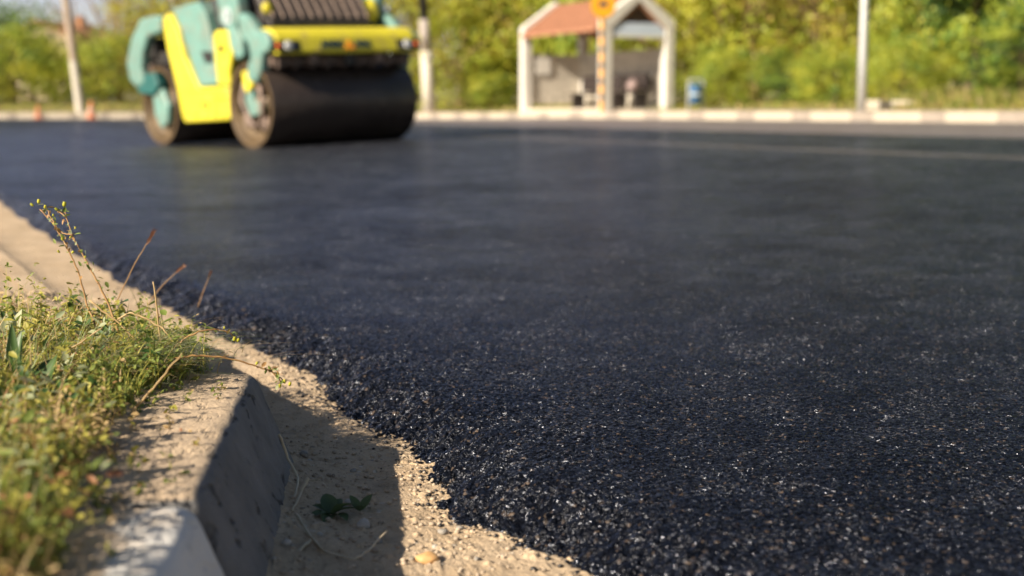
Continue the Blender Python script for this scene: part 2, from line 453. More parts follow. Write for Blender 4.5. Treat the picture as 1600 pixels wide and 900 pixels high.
M['pole_grey'] = wear_mat("pole_grey", (.33, .29, .26), .85, .15, 4)
M['cone'] = wear_mat("cone_orange", (.48, .17, .08), .5, .08, 6)
M['cone_band'] = wear_mat("cone_white", (.6, .45, .38), .5, .05, 6)
M['slab'] = wear_mat("pale_slab", (.55, .49, .40), .85, .12, 4)
M['wall_cream'] = wear_mat("house_cream", (.58, .47, .33), .85, .1, 1)
M['roof_brown'] = wear_mat("house_roof", (.34, .16, .08), .8, .2, 3)
M['window_dark'] = wear_mat("house_window", (.03, .035, .04), .12, .1, 3)
M['bark'] = wear_mat("bark", (.11, .075, .048), .9, .3, 6, bmp=.4)
M['bark_warm'] = wear_mat("bark_warm", (.20, .13, .08), .9, .3, 6, bmp=.4)
M['leaf_yellow'] = leaf_mat("leaf_spring_yellow", (.37, .38, .03), (.58, .55, .06), .4, .6)
M['leaf_lime'] = leaf_mat("leaf_lime", (.25, .32, .03), (.44, .49, .06), .4, .6)
M['leaf_olive'] = leaf_mat("leaf_olive", (.24, .20, .028), (.42, .31, .05), .35, .6)
M['leaf_green'] = leaf_mat("leaf_green", (.09, .18, .025), (.22, .34, .05), .4, .6)
M['leaf_dark'] = leaf_mat("leaf_dark_green", (.02, .05, .012), (.05, .10, .02), .25, .6)
M['twig_brown'] = leaf_mat("twig_brown", (.24, .15, .08), (.36, .24, .13), .2, .6)
M['g_fresh'] = leaf_mat("blade_fresh", (.13, .19, .03), (.27, .32, .07), .4, 20)
M['g_yellow'] = leaf_mat("blade_yellow_green", (.32, .31, .05), (.50, .45, .10), .4, 20)
M['g_straw'] = leaf_mat("blade_straw", (.42, .29, .13), (.58, .43, .22), .35, 20)
M['g_red'] = leaf_mat("blade_reddish", (.30, .12, .06), (.40, .20, .10), .3, 20)
M['g_grey'] = leaf_mat("blade_grey_green", (.24, .28, .15), (.40, .42, .24), .35, 20)
M['g_deep'] = leaf_mat("leaf_deep_green", (.025, .065, .014), (.07, .13, .03), .3, 25, .45)
M['weed_dull'] = leaf_mat("leaf_dull_green", (.05, .085, .035), (.11, .16, .06), .3, 25, .6)
M['straw_pale'] = leaf_mat("straw_pale", (.50, .42, .29), (.66, .58, .42), .2, 25)
M['bud'] = leaf_mat("bud_yellow", (.42, .42, .03), (.60, .55, .06), .3, 30)
M['stem_brown'] = leaf_mat("stem_red_brown", (.27, .14, .05), (.40, .24, .09), .2, 25)
M['ochre'] = wear_mat("ochre_pebble", (.52, .31, .13), .6, .15, 60)
M['stone_pale'] = wear_mat("pale_stone", (.42, .38, .33), .85, .15, 80, bmp=.3)
M['stone_grey'] = wear_mat("grey_stone", (.27, .25, .22), .85, .2, 80, bmp=.3)
M['gravel'] = wear_mat("sandy_gravel", (.40, .32, .235), .9, .4, 40, bmp=.2)
M['tar'] = wear_mat("tar_crumb", (.012, .012, .013), .35, .2, 90)
M['mortar'] = wear_mat("mortar_smear", (.42, .40, .38), .85, .1, 50)
M['verge_grass_ground'] = wear_mat("verge_ground", (.17, .15, .05), .95, .35, .8, dirt=(.36, .28, .18), dirt_amt=.2)
M['pavement'] = wear_mat("pavement_dust", (.42, .33, .24), .95, .15, 1.5)

# ------------------------------------------------------------------ the lie of the land
_qs = np.linspace(-5, 60, 2601)
_zs = np.interp(_qs, [-5, .9, 2.6, 4.3, 7.2, 11.0, 18.8, 60], [.05, .05, .053, .093, .209, .31, .378, .378])
_k = np.ones(41) / 41
_zs = np.convolve(np.pad(_zs, 20, mode='edge'), _k, mode='valid')
def sstep(a, b, x):
    t = np.clip((np.asarray(x, float) - a) / (b - a), 0, 1)
    return t * t * (3 - 2 * t)
def qof(x, y): return NX * np.asarray(x) + NY * np.asarray(y)
def z_road(x, y):
    w = sstep(38, 49, y)
    return np.interp(qof(x, y), _qs, _zs) * (1 - w) + .30 * w
def gap_behind(x, y): return np.maximum(qof(x, y) - KQ, np.asarray(y) - 50.0)
def z_back(x, y):
    g = gap_behind(x, y)
    w = sstep(38, 49, y)
    base = .378 * (1 - w) + .30 * w + .19
    return base + .055 * np.clip(g - 1.0, 0, 9) + .01 * np.clip(g - 10, 0, 60) + .15 * np.clip(g - 40, 0, 45)

# edge of the fresh mat: plan points read along its foot
EDGE = np.array([(-22, 50), (-13.0, 30), (-6.1, 15.0), (-3.336, 9.264), (-2.387, 7.128), (-1.719, 5.687), (-1.383, 4.978), (-1.107, 4.424), (-.911, 4.029),
    (-.766, 3.74), (-.677, 3.615), (-.576, 3.433), (-.48, 3.22), (-.335, 2.837), (-.254, 2.655), (-.181, 2.48), (-.150, 2.40),
    (-.117, 2.256), (-.097, 2.12), (-.065, 2.06), (-.008, 2.0), (.020, 1.95), (.072, 1.865), (.100, 1.79), (.16, 1.66), (.30, 1.3), (1.9, -2.2), (3.8, -6.2)])
_eo = np.argsort(EDGE[:, 1])
def edge_x(y): return np.interp(y, EDGE[_eo, 1], EDGE[_eo, 0])

def hash2(i, j, k):
    h = (i.astype(np.int64) * 374761393 + j.astype(np.int64) * 668265263 + k * 2147483647) & 0xffffffff
    h = ((h ^ (h >> 13)) * 1274126177) & 0xffffffff
    h = h ^ (h >> 16)
    return (h & 0xffffff).astype(np.float64) / 0xffffff
def worley(x, y, cell):
    """distance to the nearest jittered point (in cells) and that cell's random number"""
    u, v = x / cell, y / cell
    i0, j0 = np.floor(u).astype(np.int64), np.floor(v).astype(np.int64)
    best = np.full(u.shape, 9.0); rid = np.zeros(u.shape)
    for di in (-1, 0, 1):
        for dj in (-1, 0, 1):
            i, j = i0 + di, j0 + dj
            px = i + hash2(i, j, 1); py = j + hash2(i, j, 2)
            d = (u - px) ** 2 + (v - py) ** 2
            m = d < best
            best = np.where(m, d, best); rid = np.where(m, hash2(i, j, 3), rid)
    return np.sqrt(best), rid
def vnoise(x, y, cell, k=0):
    u, v = np.asarray(x) / cell, np.asarray(y) / cell
    i, j = np.floor(u).astype(np.int64), np.floor(v).astype(np.int64)
    a, b = u - i, v - j
    a = a * a * (3 - 2 * a); b = b * b * (3 - 2 * b)
    return (hash2(i, j, 11 + k) * (1 - a) + hash2(i + 1, j, 11 + k) * a) * (1 - b) + (hash2(i, j + 1, 11 + k) * (1 - a) + hash2(i + 1, j + 1, 11 + k) * a) * b - .5

# ------------------------------------------------------------------ ground sheet to the horizon
def build_ground():
    xs = np.unique(np.concatenate([np.linspace(-1500, -60, 12), np.linspace(-60, 60, 121), np.linspace(60, 1500, 12)]))
    ys = np.unique(np.concatenate([np.linspace(-300, -10, 8), np.linspace(-10, 90, 201), np.linspace(90, 1800, 16)]))
    X, Y = np.meshgrid(xs, ys)
    g = gap_behind(X, Y)
    w = sstep(.6, 1.4, g)
    Z = (z_road(X, Y) - .14) * (1 - w) + (z_back(X, Y) - .03) * w
    Z = np.where(qof(X, Y) < .2, np.minimum(Z, -.10), Z)
    Z += np.where(g > 2, vnoise(X, Y, 3.0) * .10, 0)
    me = np_mesh("ground", np.stack([X, Y, Z], -1).reshape(-1, 3), grid_faces(len(ys), len(xs)))
    tag(link_mesh("ground", me, M['verge_grass_ground'], smooth=True), kind="structure")
build_ground()

# strip of dusty ground right behind the far kerb
def build_footway():
    v, f = [], []
    line = [(20.9 - .4856 * y, y) for y in np.linspace(8, 50, 60)] + [(x, 50.0) for x in np.linspace(-3.6, -40, 30)]
    for k, (x, y) in enumerate(line):
        n = (NX, NY) if k < 60 else (0.0, 1.0)
        for d in (.16, .6, 1.1, 1.75 + .5 * vnoise(np.array([k * .37]), np.array([1.0]), 1.0)[0]):
            px, py = x + n[0] * d, y + n[1] * d
            v.append((px, py, float(z_back(px, py)) + .012 - (.02 if d > 1.5 else 0)))
    me = np_mesh("footway", v, grid_faces(len(line), 4)[:, ::-1])
    tag(link_mesh("footway", me, M['pavement'], smooth=True), kind="structure")
build_footway()

# ------------------------------------------------------------------ the road: one sheet, its near part with real grains
def build_road():
    hgt = .55
    yp = np.concatenate([np.arange(905, 330, -.85), np.arange(330, 240, -1.6), np.arange(240, 184, -1.6)])
    Yr = hgt * FPX / (yp - 172)
    Yr = Yr[Yr < 49.7]
    Yr = np.concatenate([np.linspace(-6, Yr[0] - .02, 24), Yr, [49.85]])
    nd, nf = 1380, 60
    rows = []
    for Y in Yr:
        x0 = float(edge_x(Y)) - .085
        xk = 20.9 - .4856 * Y - .02
        x1 = min(max(.40 * Y + .12, x0 + .8), xk - .3)
        x1 = max(x1, x0 + .2)
        rows.append(np.concatenate([np.linspace(x0, x1, nd), np.linspace(x1, max(xk, x1 + .02), nf + 1)[1:]]))
    X = np.array(rows); Y = np.repeat(Yr[:, None], X.shape[1], 1)
    # ragged distance from the edge of the mat (metres, across)
    rag = vnoise(X, Y, .11, 1) * .012 + vnoise(X, Y, .035, 2) * .022 + vnoise(X, Y, .012, 8) * .010
    e = (X - edge_x(Y)) * .86 + rag + .001
    near = 1 - sstep(3.2, 6.0, Y)
    loose = np.exp(-np.clip(e, 0, None) / .10)
    Z = z_road(X, Y)
    lift = sstep(-.05, .115, e)
    Z = Z * lift + (1 - lift) * (-.020)
    Z += near * (vnoise(X, Y, 1.1, 3) * .004 + vnoise(X, Y, .22, 4) * .0008 * (1 + 6 * loose))
    # grains
    jx = X + vnoise(X, Y, .006, 5) * .003; jy = Y + vnoise(X, Y, .006, 6) * .003
    d1, r1 = worley(jx, jy, .0082)
    d2, r2 = worley(jx + 3.1, jy + 1.7, .0047)
    d3, r3 = worley(jx + 7.7, jy + 5.1, .0145)
    dome3 = np.sqrt(np.clip(1 - (d3 / .62) ** 2, 0, 1)) * (r3 > .35) * (.35 + .65 * r3)
    dome = np.sqrt(np.clip(1 - (d1 / .78) ** 2, 0, 1)) * (.4 + .6 * r1)
    dome2 = np.sqrt(np.clip(1 - (d2 / .8) ** 2, 0, 1)) * (.3 + .7 * r2)
    G = np.maximum(dome * .0054, dome2 * .0040)
    cap = .0038 + .007 * loose                       # rolled flat away from the edge
    G = np.minimum(G, cap) + np.maximum(loose * (r1 - .4) * .006 * (d1 < .75), loose * dome3 * .0072) - loose * .002 * (d3 > .6)
    G += vnoise(X, Y, .0021, 7) * .0009
    Z += near * G
    nr, nc = X.shape
    me = np_mesh("road", np.stack([X, Y, Z], -1).reshape(-1, 3), grid_faces(nr, nc))
    tag(link_mesh("road", me, M['asphalt'], smooth=False), kind="structure")
build_road()

# ------------------------------------------------------------------ sandy strip between kerb and mat, and the soil behind the kerb
KA0 = Vector((-.300, 1.10, 0)); KA1 = Vector((-.418, 2.335, 0))       # near kerb, foot of its top front edge
KBD = Vector((-.43, .903, 0)).normalized()
KB0 = Vector((-.500, 2.375, 0))
KTOP = .172
def kerb_x(y):
    y = np.asarray(y, float)
    a = KA0.x + (KA1.x - KA0.x) * (y - KA0.y) / (KA1.y - KA0.y)
    b = KB0.x + (y - KB0.y) * KBD.x / KBD.y
    return np.where(y < 2.35, a, b)
def z_sand(x, y):
    k = kerb_x(y)
    foot = np.exp(-np.clip(x - k - .05, 0, None) / .05) * .022
    return foot + vnoise(x, y, .35, 21) * .012 + vnoise(x, y, .09, 22) * .006
def build_sand():
    yp = np.concatenate([np.arange(1150, 900, -8), np.arange(900, 470, -1.1), np.arange(470, 300, -3), np.arange(300, 196, -6)])
    Yr = np.concatenate([[-4, -1, .5], .6 * FPX / (yp - 172)])
    nc = 520
    rows = [np.linspace(float(kerb_x(y)) - .03, max(float(edge_x(y)) + .10, float(kerb_x(y)) + .3), nc) for y in Yr]
    X = np.array(rows); Y = np.repeat(Yr[:, None], nc, 1)
    near = 1 - sstep(3.0, 5.0, Y)
    Z = z_sand(X, Y)
    d, r = worley(X, Y, .014); d2, r2 = worley(X + 1, Y + 2, .028)
    st = np.sqrt(np.clip(1 - (d / .45) ** 2, 0, 1)) * (r > .86) * .0026 * (.5 + r)
    st2 = np.sqrt(np.clip(1 - (d2 / .38) ** 2, 0, 1)) * (r2 > .96) * .0045
    Z += near * (np.maximum(st, st2) + vnoise(X, Y, .025, 23) * .0026 + vnoise(X, Y, .008, 24) * .0020 + vnoise(X, Y, .004, 25) * .0014)
    me = np_mesh("sandy_strip", np.stack([X, Y, Z], -1).reshape(-1, 3), grid_faces(*X.shape))
    tag(link_mesh("sandy_strip", me, M['sand'], smooth=True), kind="structure")
build_sand()
def k_top(y): return KTOP - .176 * sstep(2.95, 4.5, y)     # the kerb is dropped further along
def z_soil(x, y):
    s = kerb_x(y) - np.asarray(x)
    return k_top(y) - .012 + .022 * sstep(.06, .20, s) + .03 * sstep(.2, 1.0, s) + vnoise(x, y, .3, 31) * .018 * sstep(.05, .3, s) + vnoise(x, y, .06, 32) * .010 + .022 * sstep(2.95, 3.4, y) - .11 * np.exp(-((np.asarray(y) - 2.395) / .032) ** 2) * (1 - sstep(.07, .14, s))
def build_soil():
    Yr = np.concatenate([np.linspace(-4, .5, 12), np.linspace(.55, 3.4, 330), np.geomspace(3.42, 45, 70)])
    cols = np.concatenate([np.linspace(.035, .9, 260), np.geomspace(.92, 12, 50)])
    X = np.array([kerb_x(y) - cols + .085 * float(sstep(2.95, 3.4, y)) for y in Yr]); Y = np.repeat(Yr[:, None], len(cols), 1)
    Z = z_soil(X, Y)
    d, r = worley(X, Y, .02)
    Z += (np.sqrt(np.clip(1 - (d / .5) ** 2, 0, 1)) * (r > .7) * .006 + vnoise(X, Y, .02, 33) * .004) * (Y < 4)
    Z = np.where(cols[None, :] < .045, Z - .03, Z)
    me = np_mesh("soil", np.stack([X, Y, Z], -1).reshape(-1, 3), grid_faces(*X.shape)[:, ::-1])
    tag(link_mesh("soil", me, M['soil'], smooth=True), kind="structure")
build_soil()

# ------------------------------------------------------------------ near kerb stones
def kerb_stone(p0, p1, mat, label, group=None, batter=.075, seed=0, top=KTOP, rend=.022):
    """cast kerb with a raked face; p0 -> p1 is the foot line of its top front edge"""
    d = (p1 - p0); L = d.length; d = d / L
    nrm = Vector((d.y, -d.x, 0))                    # towards the road
    prof = [(-.15, -.10), (-.15, -.004), (-.14, .0)] + [(-.14 + .105 * k / 5, .0) for k in range(1, 6)]
    prof += [(-.028 + .028 * math.sin(a), -.028 + .028 * math.cos(a)) for a in np.linspace(.25, 1.25, 5)]
    x0, z0 = prof[-1]
    for k in range(1, 15):
        t = k / 14; prof.append((x0 + (batter - x0) * t, z0 + (-top - .03 - z0) * t))
    prof += [(batter, -top - .10), (-.15, -top - .10)]
    ts = np.unique(np.concatenate([np.linspace(0, .03, 6), np.linspace(.03, L - .05, max(8, int(L / .02))), np.linspace(L - .05, L, 10)]))
    vs = []
    for t in ts:
        u = min(t, L - t)
        rq = rend if L - t < t else .022
        rnd = rq * (1 - math.sqrt(max(0, 1 - (1 - min(u / rq, 1)) ** 2)))
        for (x, z) in prof:
            k = rnd if (x > -.1 and z > -top) else 0
            P = p0 + d * t + nrm * (x - k)
            P.z = top + z - (min(k, .02) * .8 if z > -.03 else 0) - KTOP + float(k_top(P.y))
            vs.append(P)
    V = np.array(vs)
    nse = vnoise(V[:, 0] * 1.3 + V[:, 1], V[:, 2] + V[:, 1] * .2, .07, 40 + seed) * .0035 + vnoise(V[:, 1] * 1.1, V[:, 2], .016, 41 + seed) * .0035
    V[:, 0] += nse * nrm.x; V[:, 1] += nse * nrm.y
    V[:, 2] += vnoise(V[:, 0], V[:, 1], .045, 44) * .005 * (V[:, 2] > top - .05)
    n = len(prof)
    F = [(i * n + j, (i + 1) * n + j, (i + 1) * n + j + 1, i * n + j + 1) for i in range(len(ts) - 1) for j in range(n - 1)]
    me = np_mesh("kerb_stone", V, F)
    bm = bmesh.new(); bm.from_mesh(me); bm.verts.ensure_lookup_table()
    m0 = (len(ts) - 1) * n
    bm.faces.new([bm.verts[j] for j in range(n)]); bm.faces.new([bm.verts[m0 + j] for j in range(n)])
    bmesh.ops.recalc_face_normals(bm, faces=bm.faces)
    bm.to_mesh(me); bm.free()
    o = link_mesh("kerb_stone", me, mat, smooth=True)
    return tag(o, label, "kerb stone", group)
da = (KA1 - KA0).normalized()
pc = KA0 + da * .43
near_kerb = kerb_stone(pc + da * .004, KA1, M['kerb'], "bare concrete kerb stone with a scuffed dark face, end corner by the weeds", "near kerb stones", seed=1, rend=.045)
kerb_stone(pc - da * .80, pc - da * .004, M['kerb_white'], "white painted kerb stone in the bottom left corner of the photo", "near kerb stones", seed=5)
names_b = ["concrete kerb stone just beyond the bend, half buried under weeds",
           "sandy kerb stone second beyond the bend, left of the tall weeds",
           "sandy kerb stone third beyond the bend, at the left edge of the photo"]
pb = KB0 + KBD * .065
for k, ln in enumerate((1.1, 1.1, 1.6)):
    kerb_stone(pb, pb + KBD * (ln - .012), M['kerb'], names_b[k], "near kerb stones", batter=.05, seed=9 + k, top=KTOP - .004)
    pb = pb + KBD * ln
mb = MB()
mb.tube([atY(447, 702, 2.285), atY(436, 735, 2.20), atY(424, 770, 2.10), atY(415, 800, 2.02), atY(402, 845, 1.90)], [.001, .004, .0055, .005, .001], 7)
sm = mb.build("mortar_smear", M['mortar'], near_kerb, smooth=True)

# ------------------------------------------------------------------ far kerb, stone by stone
LAND = []          # (photo x, wording) of things that stand at the far kerb
LAND += [(122, "the leaning concrete pole"), (668, "the striped pole"), (822, "the shelter's left post"), (940, "the bus stop sign"), (1040, "the shelter's right post"), (1087, "the blue bin"), (1346, "the grey lamp post")]
def photo_x(p): return 800 + FPX * p[0] / (p[1] * math.cos(PITCH) - (p[2] - CAM_H) * math.sin(PITCH))
ORD = ["nearest to", "second", "third", "fourth", "fifth", "sixth", "seventh", "eighth", "ninth", "tenth", "eleventh", "twelfth"]
far = []
def far_stone(a, b, white):
    d = (b - a).normalized(); L = (b - a).length
    mb = MB(); mb.box(0, L - .012, 0, .17, -.28, 0)
    o = mb.build("kerb_stone", M['far_white' if white else 'far_grey'], bevel=.02)
    o.location = a; o.rotation_euler = (random.uniform(-.006, .006), 0, math.atan2(d.y, d.x) + random.uniform(-.004, .004))
    far.append((photo_x((a + b) / 2), o, white))
def line1(y):
    x = 20.9 - .4856 * y
    return Vector((x, y, float(z_road(x, y)) + .195))
for n in range(-3, 19):
    ya = (24.75 - n) * .8996 * 2.0
    if ya > 50: continue
    ym = ya - .8996 * 2.0 * (.66 + random.uniform(-.03, .03)); yb = ya - .8996 * 2.0
    far_stone(line1(ya), line1(ym), True); far_stone(line1(ym), line1(yb), False)
xx = -3.2
while xx > -23:
    w = random.uniform(.66, .86)
    a = Vector((xx - w, 50.0, float(z_road(xx, 50)) + .195)); b = Vector((xx, 50.0, float(z_road(xx, 50)) + .195))
    # run from left to right so that the body lies towards the road
    far_stone(a, b, True); far_stone(a - Vector((.26, 0, 0)), a, False)
    xx -= w + .26
cnt = {}
far.sort(key=lambda t: t[0])
for px, o, white in far:
    lx, lw = min(LAND, key=lambda t: abs(t[0] - px))
    side = "left" if px < lx else "right"
    same = sorted([abs(q[0] - lx) for q in far if q[2] == white and ("left" if q[0] < lx else "right") == side and min(LAND, key=lambda t: abs(t[0] - q[0]))[1] == lw])
    k = same.index(abs(px - lx))
    col = "white painted" if white else "bare grey"
    if px > 1600 or px < 0:
        lab = f"{col} far kerb stone beyond the {'right' if px > 1600 else 'left'} edge of the photo"
    else:
        lab = f"{col} far kerb stone, {ORD[k] if k else 'first'} to the {side} of {lw}"
    tag(o, lab, "kerb stone", ("white" if white else "grey") + " stones of the far kerb")

# ------------------------------------------------------------------ the road roller
def build_roller():
    root = empty("road_roller")
    psi, tilt = .70354, .04054
    F = Vector((math.sin(psi), -math.cos(psi), 0)); L0 = Vector((-math.cos(psi), -math.sin(psi), 0)); Z = Vector((0, 0, 1))
    Lv = L0 * math.cos(tilt) - Z * math.sin(tilt); U = L0 * math.sin(tilt) + Z * math.cos(tilt)
    mw = Matrix((F, -Lv, U)).transposed().to_4x4(); mw.translation = Vector((-3.267, 19.928, .1524))
    root.matrix_world = mw
    tag(root, "yellow and teal tandem road roller with black steel drums on the fresh asphalt", "road roller")
    def side(pts, b0, b1):                           # outline in (along, up), slab between two side offsets
        mb = MB(); mb.prism([(a, -b0, c) for a, c in pts], (0, -(b1 - b0), 0)); return mb
    RAD, HW = .55, 1.12
    rotY = Matrix.Rotation(R(90), 4, 'X')            # lathe axis to local y
    def drum(ax):
        mb = MB()
        T = Matrix.Translation((ax, 0, RAD)) @ rotY
        mb.lathe([(RAD - .012, -HW), (RAD, -HW + .02), (RAD, HW - .02), (RAD - .012, HW)], 72, T)
        d = mb.build("drum", M['drum'], root, smooth=True)
        for s in (-1, 1):
            r = MB()
            r.lathe([(RAD - .012, HW * s), (RAD - .055, (HW + .004) * s), (RAD - .075, (HW - .01) * s), (RAD - .085, (HW - .17) * s), (.25, (HW - .19) * s), (.22, (HW - .15) * s), (.13, (HW - .13) * s), (.10, (HW - .06) * s), (0, (HW - .05) * s)], 56, T)
            rim = r.build("rim", M['drum_rim'], d, smooth=True)
            for k in range(7):
                q = 2 * math.pi * k / 7 + .3
                p = MB(); p.lathe([(0, 0), (.022, 0), (.022, .03), (0, .035)], 8, Matrix.Translation((ax + .17 * math.cos(q), -(HW - .15) * s, RAD + .17 * math.sin(q))) @ Matrix.Rotation(R(90) * s, 4, 'X'))
                p.build("bolt", M['dust_metal'], d)
        return d
    drum(1.2535); drum(-1.2535)
    # chassis between the drums
    mb = MB()
    mb.box(-.75, .75, -.78, .78, .36, 1.30); mb.box(-2.0, 2.0 - .3, -.70, .70, 1.16, 1.40); mb.box(-.95, .98, -.80, .80, 1.28, 1.56)
    mb.box(-1.75, -.7, -1.0, 1.0, 1.12, 1.3)
    mb.build("chassis", M['black'], root, bevel=.02)
    for s in (1, -1):
        def sd(pts, b0, b1, name, mat, bev=.025):
            return side(pts, b0 * s, b1 * s).build(name, mat, root, bevel=bev, seg=3)
        # rear drum fork: teal arch from the frame down to the hub
        sd([(-.98, 1.79), (-1.28, 1.80), (-1.61, 1.77), (-1.92, 1.52), (-2.14, 1.18), (-2.07, .91), (-1.85, .80), (-1.62, .86), (-1.66, 1.07), (-1.60, 1.27), (-1.42, 1.50), (-.98, 1.56)], 1.0, 1.17, "drum_fork", M['teal'], .05)
        sd([(-1.92, .98), (-1.30, 1.02), (-1.22, .82), (-1.38, .70), (-1.84, .73)], .99, 1.15, "hub_carrier", M['teal_dark'], .03)
        sd([(-1.52, .76), (-1.22, .80), (-1.05, .55), (-1.12, .30), (-1.30, .22), (-1.48, .40)], .99, 1.10, "hub_bracket", M['teal'], .04)
        # side panels of the body
        body = sd([(-1.04, 1.77), (-.82, 1.82), (-.60, 1.58), (-.46, 1.20), (-.12, .79), (.39, .80), (.66, .80), (.73, .74), (.75, .42), (.66, .36), (-.58, .315), (-.64, .42), (-.74, .80), (-.95, 1.32)], .76, 1.11, "side_panel", M['yellow'], .035)
        st = MB(); st.box(-.05, .15, -1.118 * s, -1.112 * s, .50, .62); st.box(.30, .62, -1.118 * s, -1.112 * s, .62, .66)
        st.build("warning_decal", M['ink'] if s < 0 else M['emblem_orange'], body)
        door = sd([(-.77, 1.87), (-.05, 1.93), (.15, 1.77), (.34, 1.25), (.36, .82), (-.12, .80), (-.40, 1.27), (-.55, 1.58)], .74, 1.09, "engine_cover", M['teal'], .035)
        v = MB(); v.prism([(.02, -1.094 * s, 1.27), (.31, -1.094 * s, 1.255), (.31, -1.094 * s, 1.12), (.11, -1.094 * s, 1.115)], (0, -.012 * s, 0)); v.build("step_recess", M['black'], door)
        front = sd([(.36, 1.48), (.46, 1.53), (.83, 1.51), (.92, 1.32), (.80, 1.11), (.73, .96), (.73, .80), (.40, .82), (.37, 1.22)], .76, 1.11, "tank_panel", M['yellow'], .035)
        cp = MB(); cp.lathe([(0, 0), (.035, 0), (.04, .03), (.03, .05), (0, .05)], 16, Matrix.Translation((.60, -1.11 * s, 1.29)) @ Matrix.Rotation(R(90) * s, 4, 'X')); cp.build("filler_cap", M['black'], front, smooth=True)
        # articulation arm with the round badge
        arm = sd([(.59, 1.98), (.70, 2.16), (1.0, 2.16), (1.10, 1.90), (1.14, 1.69), (1.02, 1.52), (1.17, 1.40), (1.18, 1.17), (1.02, 1.12), (.86, 1.29), (.82, 1.5), (.62, 1.62)], .98, 1.15, "swing_arm", M['teal'], .04)
        bd = MB(); bd.lathe([(0, 0), (.115, 0), (.115, .012), (.085, .014), (0, .014)], 28, Matrix.Translation((.86, -1.15 * s, 1.69)) @ Matrix.Rotation(R(90) * s, 4, 'X')); bd.build("badge", M['white_decal'], arm)
        bd = MB(); bd.tube([(.86 + .05 * math.cos(q), -1.166 * s, 1.69 + .05 * math.sin(q)) for q in np.linspace(-1.3, 1.4, 9)], .012, 6); bd.build("badge_mark", M['teal_dark'], arm)
        # front drum fork
        fk = sd([(1.10, 1.70), (1.24, 1.71), (1.40, 1.62), (1.61, 1.43), (1.68, 1.20), (1.60, .97), (1.48, .82), (1.26, .86), (1.27, 1.04), (1.37, 1.16), (1.33, 1.30), (1.14, 1.45)], 1.0, 1.16, "drum_fork", M['teal'], .05)
        sd([(1.08, .98), (1.30, 1.00), (1.34, .80), (1.20, .70), (1.12, .76)], 1.0, 1.13, "fork_plate", M['yellow'], .02)
        sd([(1.10, .80), (1.26, .84), (1.30, .60), (1.48, .56), (1.46, .44), (1.20, .40), (1.08, .60)], 1.0, 1.10, "hub_bracket", M['teal'], .03)
        mb = MB(); mb.tube([(1.02, -1.02 * s, .95), (1.0, -1.10 * s, .62), (1.12, -1.06 * s, .36), (1.30, -1.08 * s, .28)], .03, 8); mb.tube([(1.40, -1.05 * s, .85), (1.50, -1.10 * s, .62), (1.44, -1.06 * s, .30)], .028, 8)
        mb.blob((1.05, -1.02 * s, .40), .12, .8, .5, 1.3, 0, 2); mb.blob((1.42, -1.02 * s, .33), .11, 1, .5, 1, 0, 2); mb.blob((1.38, -1.02 * s, .78), .09, 1, .6, 1.2, 0, 2)
        mb.build("hydraulic_motor", M['dust_metal'], root, smooth=True)
    for k, (b0, c0) in enumerate(((.62, 1.52), (.52, 1.48), (.70, 1.44))):
        mb = MB(); mb.tube([(.55, -b0, c0), (.85, -b0 - .22, c0 - .08), (1.02, -b0 - .30, c0 - .35), (1.12, -1.0, .70 + .04 * k)], .018, 7); mb.build("hose", M['black'], root, smooth=True)
    for s in (1, -1):
        mb = MB(); mb.box(-.58, .70, -1.1155 * s - .001, -1.1155 * s + .001, .735, .747); mb.box(.355, .365, -1.1155 * s - .001, -1.1155 * s + .001, .40, .735); mb.build("panel_seam", M['black'], root)
        for k in range(5):
            mb = MB(); mb.lathe([(0, 0), (.022, 0), (.018, .012), (0, .014)], 8, Matrix.Translation((-.45 + k * .25, -1.11 * s, .43)) @ Matrix.Rotation(R(90) * s, 4, 'X')); mb.build("bolt", M['black'], root)
    # black gap plates behind the front drum
    mb = MB(); mb.box(.72, .80, -1.02, 1.02, .38, 1.12); mb.box(-.80, -.72, -1.0, 1.0, .40, 1.14); mb.build("mud_guard", M['black'], root)
    # yellow beam over the front drum with lamps and lettering
    prof = [(1.42, 1.18), (1.90, 1.17), (1.925, 1.20), (1.87, 1.36), (1.835, 1.42), (1.75, 1.485), (1.66, 1.51), (1.42, 1.51)]
    fx = lambda z: 1.925 - .34375 * (z - 1.20)              # the front face leans back a little
    FT = math.atan(.34375)
    mb = MB(); mb.prism([(a, -1.06, c) for a, c in prof], (0, 2.12, 0))
    beam = mb.build("front_beam", M['yellow'], root, bevel=.03, seg=3)
    for s in (1, -1):
        mb = MB(); mb.prism([(a, -1.06 * s, c) for a, c in [(1.45, 1.2), (1.80, 1.2), (1.86, 1.30), (1.82, 1.42), (1.70, 1.47), (1.45, 1.49)]], (0, -.09 * s, 0)); mb.build("beam_end", M['teal'], beam, bevel=.03)
        mb = MB(); mb.prism([(fx(1.21) - .01, -.93 * s - .19, 1.21), (fx(1.21) + .004, -.93 * s - .19, 1.21), (fx(1.34) + .004, -.93 * s - .19, 1.34), (fx(1.34) - .01, -.93 * s - .19, 1.34)], (0, .38, 0)); mb.build("lamp_recess", M['black'], beam)
        ly = -.91 * s
        mb = MB(); mb.lathe([(.062, 0), (.062, .02), (.045, .028), (0, .03)], 24, Matrix.Translation((fx(1.275) + .003, ly, 1.275)) @ Matrix.Rotation(R(90) - FT, 4, 'Y')); mb.build("headlight", M['lens'], beam, smooth=True)
        mb = MB(); mb.lathe([(.035, 0), (.035, .012), (0, .016)], 16, Matrix.Translation((fx(1.275) + .003, ly - .145 * s, 1.275)) @ Matrix.Rotation(R(90) - FT, 4, 'Y')); mb.build("indicator", M['amber'], beam, smooth=True)
